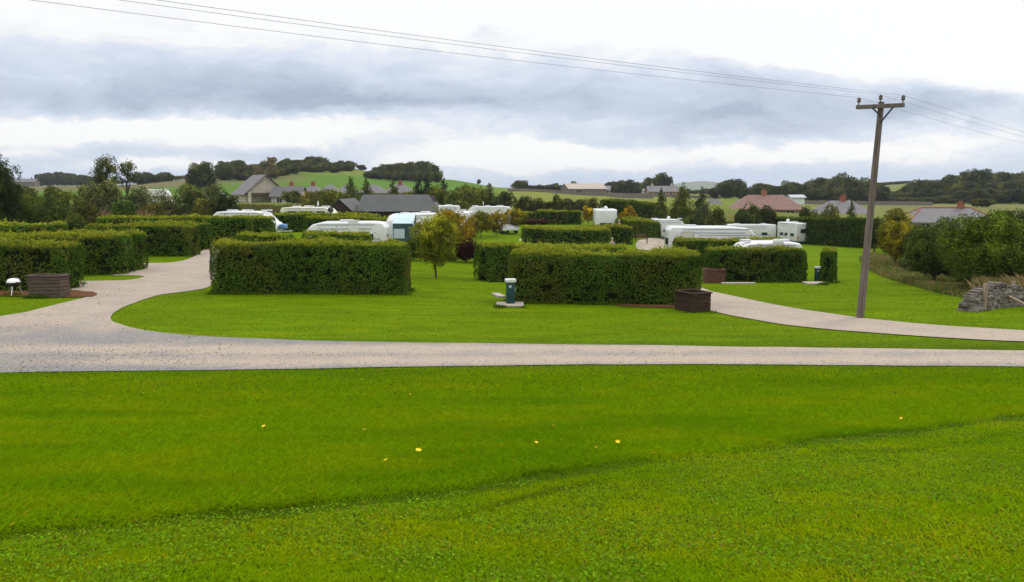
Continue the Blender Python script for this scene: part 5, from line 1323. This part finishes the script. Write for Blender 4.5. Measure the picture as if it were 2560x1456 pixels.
# clover and broad leaves in the short strip nearest the camera
x, y = scatter_px(95000, 1040, 1520, rng, .5)
pch = fbm(np.stack([x * 1.7, y * 1.7, x * 0], 1), 81, 3)
ok = (y < ridge_y(x) - .02) & (pch + rng.normal(0, .06, len(x)) > .50); x, y, pch = x[ok], y[ok], pch[ok]
z = gz(x, y) + step(x, y) + rng.uniform(.012, .040, len(x))
V, Fq = leaf_quads(np.stack([x, y, z], 1), np.tile([0, -.15, 1.0], (len(x), 1)), rng.uniform(.013, .027, len(x)), rng, .45, .85)
cc = lumpy((.175, .310, .010), .25, rng, len(x)); yy = rng.random(len(x)) < .08; cc[yy] = lumpy((.22, .22, .03), .2, rng, int(yy.sum()))
tag(link('clover', npmesh('clover', V, Fq, 'blade', {'col': np.repeat(cc, 4, 0)})), 'low clover leaves among the mown grass nearest the camera', 'clover', kind='stuff')
# mid lawns
x, y = scatter_px(150000, 640, 872, rng, 1.0)
jx, jy = rng.normal(0, .09, len(x)), rng.normal(0, .09, len(x))
ok = ~inpoly(x + jx, y + jy, ROAD) & ~inpoly(x + jx, y + jy, ROAD2)
for hp in HEDGE_POLYS:
    c = np.mean(hp, 0); hp2 = [c + (np.array(q) - c) * .93 for q in hp]; ok &= ~inpoly(x, y, hp2)
x, y = x[ok], y[ok]
n1 = fbm(np.stack([x * .30, y * 1.1, x * 0], 1), 55, 3); n3 = fbm(np.stack([x * .9, y * .9, x * 0], 1), 57, 2)
col = lumpy((.115, .205, .005), .18, rng, len(x)); w1 = np.clip((n1 - .48) * 4, 0, 1) * .8
col = col * (1 - w1[:, None]) + lumpy((.205, .240, .010), .15, rng, len(x)) * w1[:, None]
w2 = np.clip((n3 - .56) * 5, 0, 1) * .5; col = col * (1 - w2[:, None]) + lumpy((.085, .175, .005), .15, rng, len(x)) * w2[:, None]
me = blades('grass', x, y, rng.uniform(.012, .03, len(x)), np.maximum(.012, y / 803 * .8) * rng.uniform(.7, 1.3, len(x)), col * np.array([1.10, 1.02, .3]), rng, 1.4)
tag(link('island_grass', me), 'mown grass of the island lawn and the lawns among the hedges', 'grass', kind='stuff')
# longer tufts left by the mower at the foot of hedges, posts and planters
fx, fy = [], []
for hp in HEDGE_POLYS:
    hp = [np.array(q) for q in hp]
    if np.linalg.norm(hp[0]) > 64: continue
    for a, b in ((hp[0], hp[1]), (hp[1], hp[2]), (hp[3], hp[0])):
        n = int(np.linalg.norm(b - a) * 170); t = rng.random((n, 1)); q = a + (b - a) * t + rng.normal(0, .07, (n, 2)); fx.append(q[:, 0]); fy.append(q[:, 1])
for (u, v, w_) in ((113, 746, .75), (1750, 783, .55), (2150, 797, .18), (37, 740, .3), (2458, 778, .2), (1276, 770, .55), (2044, 713, .5)):
    q = P(u, v); n = 500; fx.append(q[0] + rng.uniform(-w_, w_, n)); fy.append(q[1] + rng.normal(-.03, .06, n))
x, y = np.concatenate(fx), np.concatenate(fy)
cl = fbm(np.stack([x * 1.5, y * 1.5, x * 0], 1), 33, 2); ok = rng.random(len(x)) < np.clip((cl - .3) * 3, .1, 1); ok &= ~inpoly(x, y, ROAD2) & ~(inpoly(x, y, ROAD)); x, y, cl = x[ok], y[ok], cl[ok]
me = blades('grass', x, y, rng.uniform(.05, .16, len(x)) * cl * 1.6, np.maximum(.014, y / 803 * .8), lumpy((.085, .135, .010), .3, rng, len(x)), rng, .4)
tag(link('tall_grass', me), 'longer uncut grass tufts at the feet of hedges, posts and planters', 'grass', kind='stuff')
# loose stones on the drive, most at the left junction
n = 26000; x, y = scatter_px(n, 735, 945, rng, .3, -200, 2700)
ok = inpoly(x, y, ROAD); dens_ = np.clip(.12 + .9 * smooth(4, 11, -x) * (1 - smooth(19.5, 21.5, y)) + .5 * (np.abs(y - 17.7 + .02 * x) < .35), 0, 1); ok &= rng.random(len(x)) < dens_; x, y = x[ok], y[ok]
sz = rng.uniform(.025, .06, len(x)); c3 = np.stack([x, y, gz(x, y) + .03], 1)
V, Fq = leaf_quads(c3, np.tile([0, -.2, 1.], (len(x), 1)), sz, rng, .25, .8)
g = rng.uniform(.26, .62, (len(x), 1)); me = npmesh('stones', V, Fq, 'blade', {'col': np.repeat(g * np.array([[1, .96, .93]]), 4, 0)})
tag(link('loose_gravel', me), 'loose pale gravel stones scattered on the drive', 'gravel', kind='stuff')
# weeds creeping into the gravel
x, y = scatter_px(30000, 735, 945, rng, .3, -200, 2700); q = fbm(np.stack([x * .8, y * .8, x * 0], 1), 44, 3)
ok = inpoly(x, y, ROAD) & (q > .60) & ((x < -7) | (np.abs(y - 18.9 + .012 * x) < .25)); x, y = x[ok], y[ok]
me = blades('grass', x, y, rng.uniform(.02, .05, len(x)), np.maximum(.014, y / 803 * .8), lumpy((.13, .15, .03), .3, rng, len(x)), rng, 1.2)
tag(link('gravel_weeds', me), 'thin patches of weeds growing in the gravel drive', 'weeds', kind='stuff')
# rough tan grass on the bank at the right, and brown grass on the left
def rough(name, label, polypx, n, h0, h1, cols, seed):
    rg_ = np.random.default_rng(seed); poly = [p[:2] for p in px(polypx)]
    a = np.array(poly); x = rg_.uniform(a[:, 0].min(), a[:, 0].max(), n * 3); y = rg_.uniform(a[:, 1].min(), a[:, 1].max(), n * 3)
    ok = inpoly(x, y, poly); x, y = x[ok][:n], y[ok][:n]
    c = np.array(cols)[rg_.integers(0, len(cols), len(x))] * rg_.uniform(.7, 1.3, (len(x), 1))
    hh = rg_.uniform(h0, h1, len(x)) * (.5 + fbm(np.stack([x * .8, y * .8, x * 0], 1), seed, 2))
    me = blades(name, x, y, hh, np.maximum(.02, y / 803 * .9), c, rg_, .35)
    tag(link(name, me), label, 'grass', kind='stuff')
rough('rough_grass', 'tan rough grass along the bank right of the wooden pole', [(2150, 650), (2182, 636), (2240, 650), (2330, 690), (2440, 712), (2480, 745), (2435, 752), (2350, 735), (2270, 712), (2200, 690), (2165, 672)], 60000, .10, .34, [(.24, .19, .08), (.28, .18, .08), (.12, .18, .03), (.17, .20, .05), (.10, .16, .03)], 5)
rough('rough_grass', 'brown dead grass between the left thicket and the hedges', [(170, 575), (330, 570), (420, 560), (420, 548), (300, 545), (160, 556)], 40000, .5, 1.5, [(.25, .16, .08), (.20, .14, .07), (.13, .12, .05)], 6)
rough('rough_grass', 'tall olive rough grass before the gabled house', [(330, 552), (900, 548), (900, 528), (330, 528)], 60000, .4, 1.1, [(.17, .14, .05), (.12, .12, .04), (.10, .11, .03)], 7)
rough('rough_grass', 'rough grass and weeds behind the stone wall at the right edge', [(2440, 752), (2480, 725), (2720, 725), (2720, 762), (2560, 757)], 26000, .3, .8, [(.20, .17, .07), (.10, .13, .03), (.28, .18, .09)], 8)

# ------------------------------------------------------------------ world
def world():
    w = bpy.data.worlds.new('World'); sc.world = w; w.use_nodes = True
    N, L = w.node_tree.nodes, w.node_tree.links; N.clear()
    out = N.new('ShaderNodeOutputWorld'); bg = N.new('ShaderNodeBackground'); bg.inputs['Strength'].default_value = .1; L.new(bg.outputs[0], out.inputs[0])
    sky = N.new('ShaderNodeTexSky'); sky.sky_type = 'NISHITA'; sky.sun_disc = False
    sky.sun_elevation = R(48); sky.sun_rotation = R(55)
    tc = N.new('ShaderNodeTexCoord'); sx = N.new('ShaderNodeSeparateXYZ'); L.new(tc.outputs['Generated'], sx.inputs[0])
    def M(op, a, b=None, c=None):
        n = N.new('ShaderNodeMath'); n.operation = op
        for i, q in enumerate((a, b, c)):
            if q is None: continue
            if isinstance(q, (int, float)): n.inputs[i].default_value = q
            else: L.new(q, n.inputs[i])
        return n.outputs[0]
    az = M('ARCTAN2', sx.outputs['X'], sx.outputs['Y']); el = M('ARCSINE', sx.outputs['Z'])
    cb = N.new('ShaderNodeCombineXYZ'); L.new(az, cb.inputs[0]); L.new(el, cb.inputs[1])
    def noise(vec, scale, det, st, dist=0, rough=.55, color=False):
        mp = N.new('ShaderNodeMapping'); mp.inputs['Scale'].default_value = st; L.new(vec, mp.inputs[0])
        n = N.new('ShaderNodeTexNoise'); n.inputs['Scale'].default_value = scale; n.inputs['Detail'].default_value = det; n.inputs['Distortion'].default_value = dist
        n.inputs['Roughness'].default_value = rough; L.new(mp.outputs[0], n.inputs['Vector']); return n.outputs['Color' if color else 'Fac']
    # warp the direction so that cloud edges billow
    wc = noise(cb.outputs[0], 5.0, 8, (1, 2.2, 1), .3, .66, True)
    v1 = N.new('ShaderNodeVectorMath'); v1.operation = 'SUBTRACT'; L.new(wc, v1.inputs[0]); v1.inputs[1].default_value = (.5, .5, .5)
    v2 = N.new('ShaderNodeVectorMath'); v2.operation = 'MULTIPLY'; L.new(v1.outputs[0], v2.inputs[0]); v2.inputs[1].default_value = (.19, .075, 0)
    v3 = N.new('ShaderNodeVectorMath'); v3.operation = 'ADD'; L.new(cb.outputs[0], v3.inputs[0]); L.new(v2.outputs[0], v3.inputs[1])
    wv = v3.outputs[0]
    def ae(u, v):
        r = ray(u, v); r = r / np.linalg.norm(r); return math.atan2(r[0], r[1]), math.asin(r[2])
    acc = None
    # (u, v, radius u, radius v, amount): negative = darker cloud base, positive = bright gap
    BL = [(560, 215, 520, 58, -.38), (900, 262, 330, 30, -.42), (1250, 250, 260, 45, -.22), (150, 262, 260, 42, -.30), (1700, 250, 420, 70, -.30), (2000, 300, 420, 50, -.34), (2350, 260, 200, 26, -.22),
          (1100, 155, 260, 40, -.05), (350, 322, 400, 28, .95), (40, 310, 150, 20, .35), (700, 315, 180, 20, .5), (1000, 320, 260, 20, .22), (1330, 384, 340, 36, 1.0), (1800, 372, 90, 14, .30), (2080, 386, 270, 20, .70),
          (60, 372, 130, 12, .35), (250, 385, 260, 24, -.20), (840, 385, 190, 22, -.30), (480, 412, 150, 14, .6), (2330, 340, 200, 26, .35), (1500, 315, 160, 12, .2), (1500, 432, 500, 12, -.10), (2450, 400, 230, 26, -.22), (1600, 330, 300, 22, -.10), (2150, 445, 500, 14, -.12),
          (1230, 300, 150, 14, .12), (2420, 340, 180, 30, .16), (180, 120, 400, 50, .10)]
    for (u, v, ru, rv, am) in BL:
        a, e = ae(u, v)
        s = N.new('ShaderNodeVectorMath'); s.operation = 'SUBTRACT'; L.new(wv, s.inputs[0]); s.inputs[1].default_value = (a, e, 0)
        m = N.new('ShaderNodeVectorMath'); m.operation = 'MULTIPLY'; L.new(s.outputs[0], m.inputs[0]); m.inputs[1].default_value = (F / ru * 1.1, F / rv, 0)
        d = N.new('ShaderNodeVectorMath'); d.operation = 'DOT_PRODUCT'; L.new(m.outputs[0], d.inputs[0]); L.new(m.outputs[0], d.inputs[1])
        g = M('POWER', 2.71828, M('MULTIPLY', d.outputs['Value'], -1.0)); g = M('MULTIPLY', g, am)
        acc = g if acc is None else M('ADD', acc, g)
    s2 = N.new('ShaderNodeSeparateXYZ'); L.new(wv, s2.inputs[0])
    azw, elw = s2.outputs[0], s2.outputs[1]
    def sstep(x, a, b):
        r = N.new('ShaderNodeMapRange'); r.interpolation_type = 'SMOOTHSTEP'; L.new(x, r.inputs[0]); r.inputs[1].default_value = a; r.inputs[2].default_value = b; return r.outputs[0]
    # brighter overhead
    hi = sstep(elw, ae(1280, 230)[1], ae(1280, 20)[1])
    # blown-out wedge of sky at upper right
    (a1, e1), (a2, e2) = ae(1250, 60), ae(2450, 262)
    k = (e2 - e1) / (a2 - a1)
    line = M('SUBTRACT', elw, M('ADD', M('MULTIPLY', M('SUBTRACT', azw, a1), k), e1))
    wed = sstep(line, -.012, .050)
    fine = noise(wv, 9, 7, (1, 3.2, 1), .4, .6); fine = M('MULTIPLY', M('SUBTRACT', fine, .5), .95)
    fine2 = noise(wv, 30, 5, (1, 3.5, 1), .3, .6); fine2 = M('MULTIPLY', M('SUBTRACT', fine2, .5), .22)
    tot = M('ADD', M('ADD', M('ADD', acc, M('ADD', fine, fine2)), .60), M('ADD', M('MULTIPLY', hi, .50), M('MULTIPLY', wed, .95)))
    cr = N.new('ShaderNodeValToRGB'); L.new(tot, cr.inputs[0])
    e = cr.color_ramp.elements; e[0].position = .0; e[0].color = (.40, .47, .60, 1); e[1].position = 1.0; e[1].color = (1.0, 1.0, 1.0, 1)
    for pos, c in ((.22, (.535, .605, .725, 1)), (.5, (.66, .735, .86, 1)), (.72, (.80, .84, .92, 1)), (.88, (.95, .95, .96, 1))):
        q = e.new(pos); q.color = c
    # bluish low sky
    lo = M('SUBTRACT', 1.0, sstep(el, .0, ae(1280, 395)[1])); 
    dim = M('SUBTRACT', 1.0, sstep(tot, .45, .85))
    mixb = N.new('ShaderNodeMix'); mixb.data_type = 'RGBA'; L.new(M('MULTIPLY', M('MULTIPLY', lo, .75), M('ADD', M('MULTIPLY', dim, .75), .25)), mixb.inputs[0]); L.new(cr.outputs[0], mixb.inputs[6]); mixb.inputs[7].default_value = (.52, .66, .84, 1)
    sc_ = N.new('ShaderNodeVectorMath'); sc_.operation = 'SCALE'; L.new(mixb.outputs[2], sc_.inputs[0]); L.new(M('MULTIPLY_ADD', sstep(el, R(20), R(55)), 10.0, 10.4), sc_.inputs['Scale'])
    mx = N.new('ShaderNodeMix'); mx.data_type = 'RGBA'; mx.inputs[0].default_value = .93; L.new(sky.outputs[0], mx.inputs[6]); L.new(sc_.outputs[0], mx.inputs[7])
    L.new(mx.outputs[2], bg.inputs['Color'])
world()
sd = bpy.data.lights.new('Sun', 'SUN'); sd.energy = 1.1; sd.angle = R(14); sd.color = (1, .95, .87)
so = bpy.data.objects.new('Sun', sd); C.objects.link(so)
el_, az_ = R(48), R(55)
dv = Vector((math.sin(az_) * math.cos(el_), math.cos(az_) * math.cos(el_), math.sin(el_)))
so.rotation_euler = dv.to_track_quat('Z', 'Y').to_euler(); so.location = (30, 20, 40)
m, N, L = nt('air'); o_ = N.new('ShaderNodeOutputMaterial'); pv = N.new('ShaderNodeVolumePrincipled'); L.new(pv.outputs[0], o_.inputs['Volume'])
pv.inputs['Color'].default_value = (.80, .88, 1, 1); pv.inputs['Density'].default_value = .00012; pv.inputs['Anisotropy'].default_value = .2
zmin = float(zf.min()) - 1.2
tag(MB().box(0, 0, (zmin + 60) / 2, 12200, 12200, 60 - zmin).build('haze', 'air'), 'thin pale air haze over the fields', kind='stuff')
# ------------------------------------------------------------------ camera
cd = bpy.data.cameras.new('Camera'); cam = bpy.data.objects.new('Camera', cd); C.objects.link(cam)
cd.sensor_width = 36; cd.lens = 36 * F / 2560; cd.clip_end = 12000; cd.clip_start = .05
cam.location = (0, 0, CAMZ); cam.rotation_euler = (R(90) - PITCH, 0, 0); sc.camera = cam
vs = sc.view_settings; vs.view_transform = 'Standard'; vs.look = 'None'; vs.exposure = 0; vs.gamma = 1; vs.use_curve_mapping = False
sc.cycles.use_denoising = True
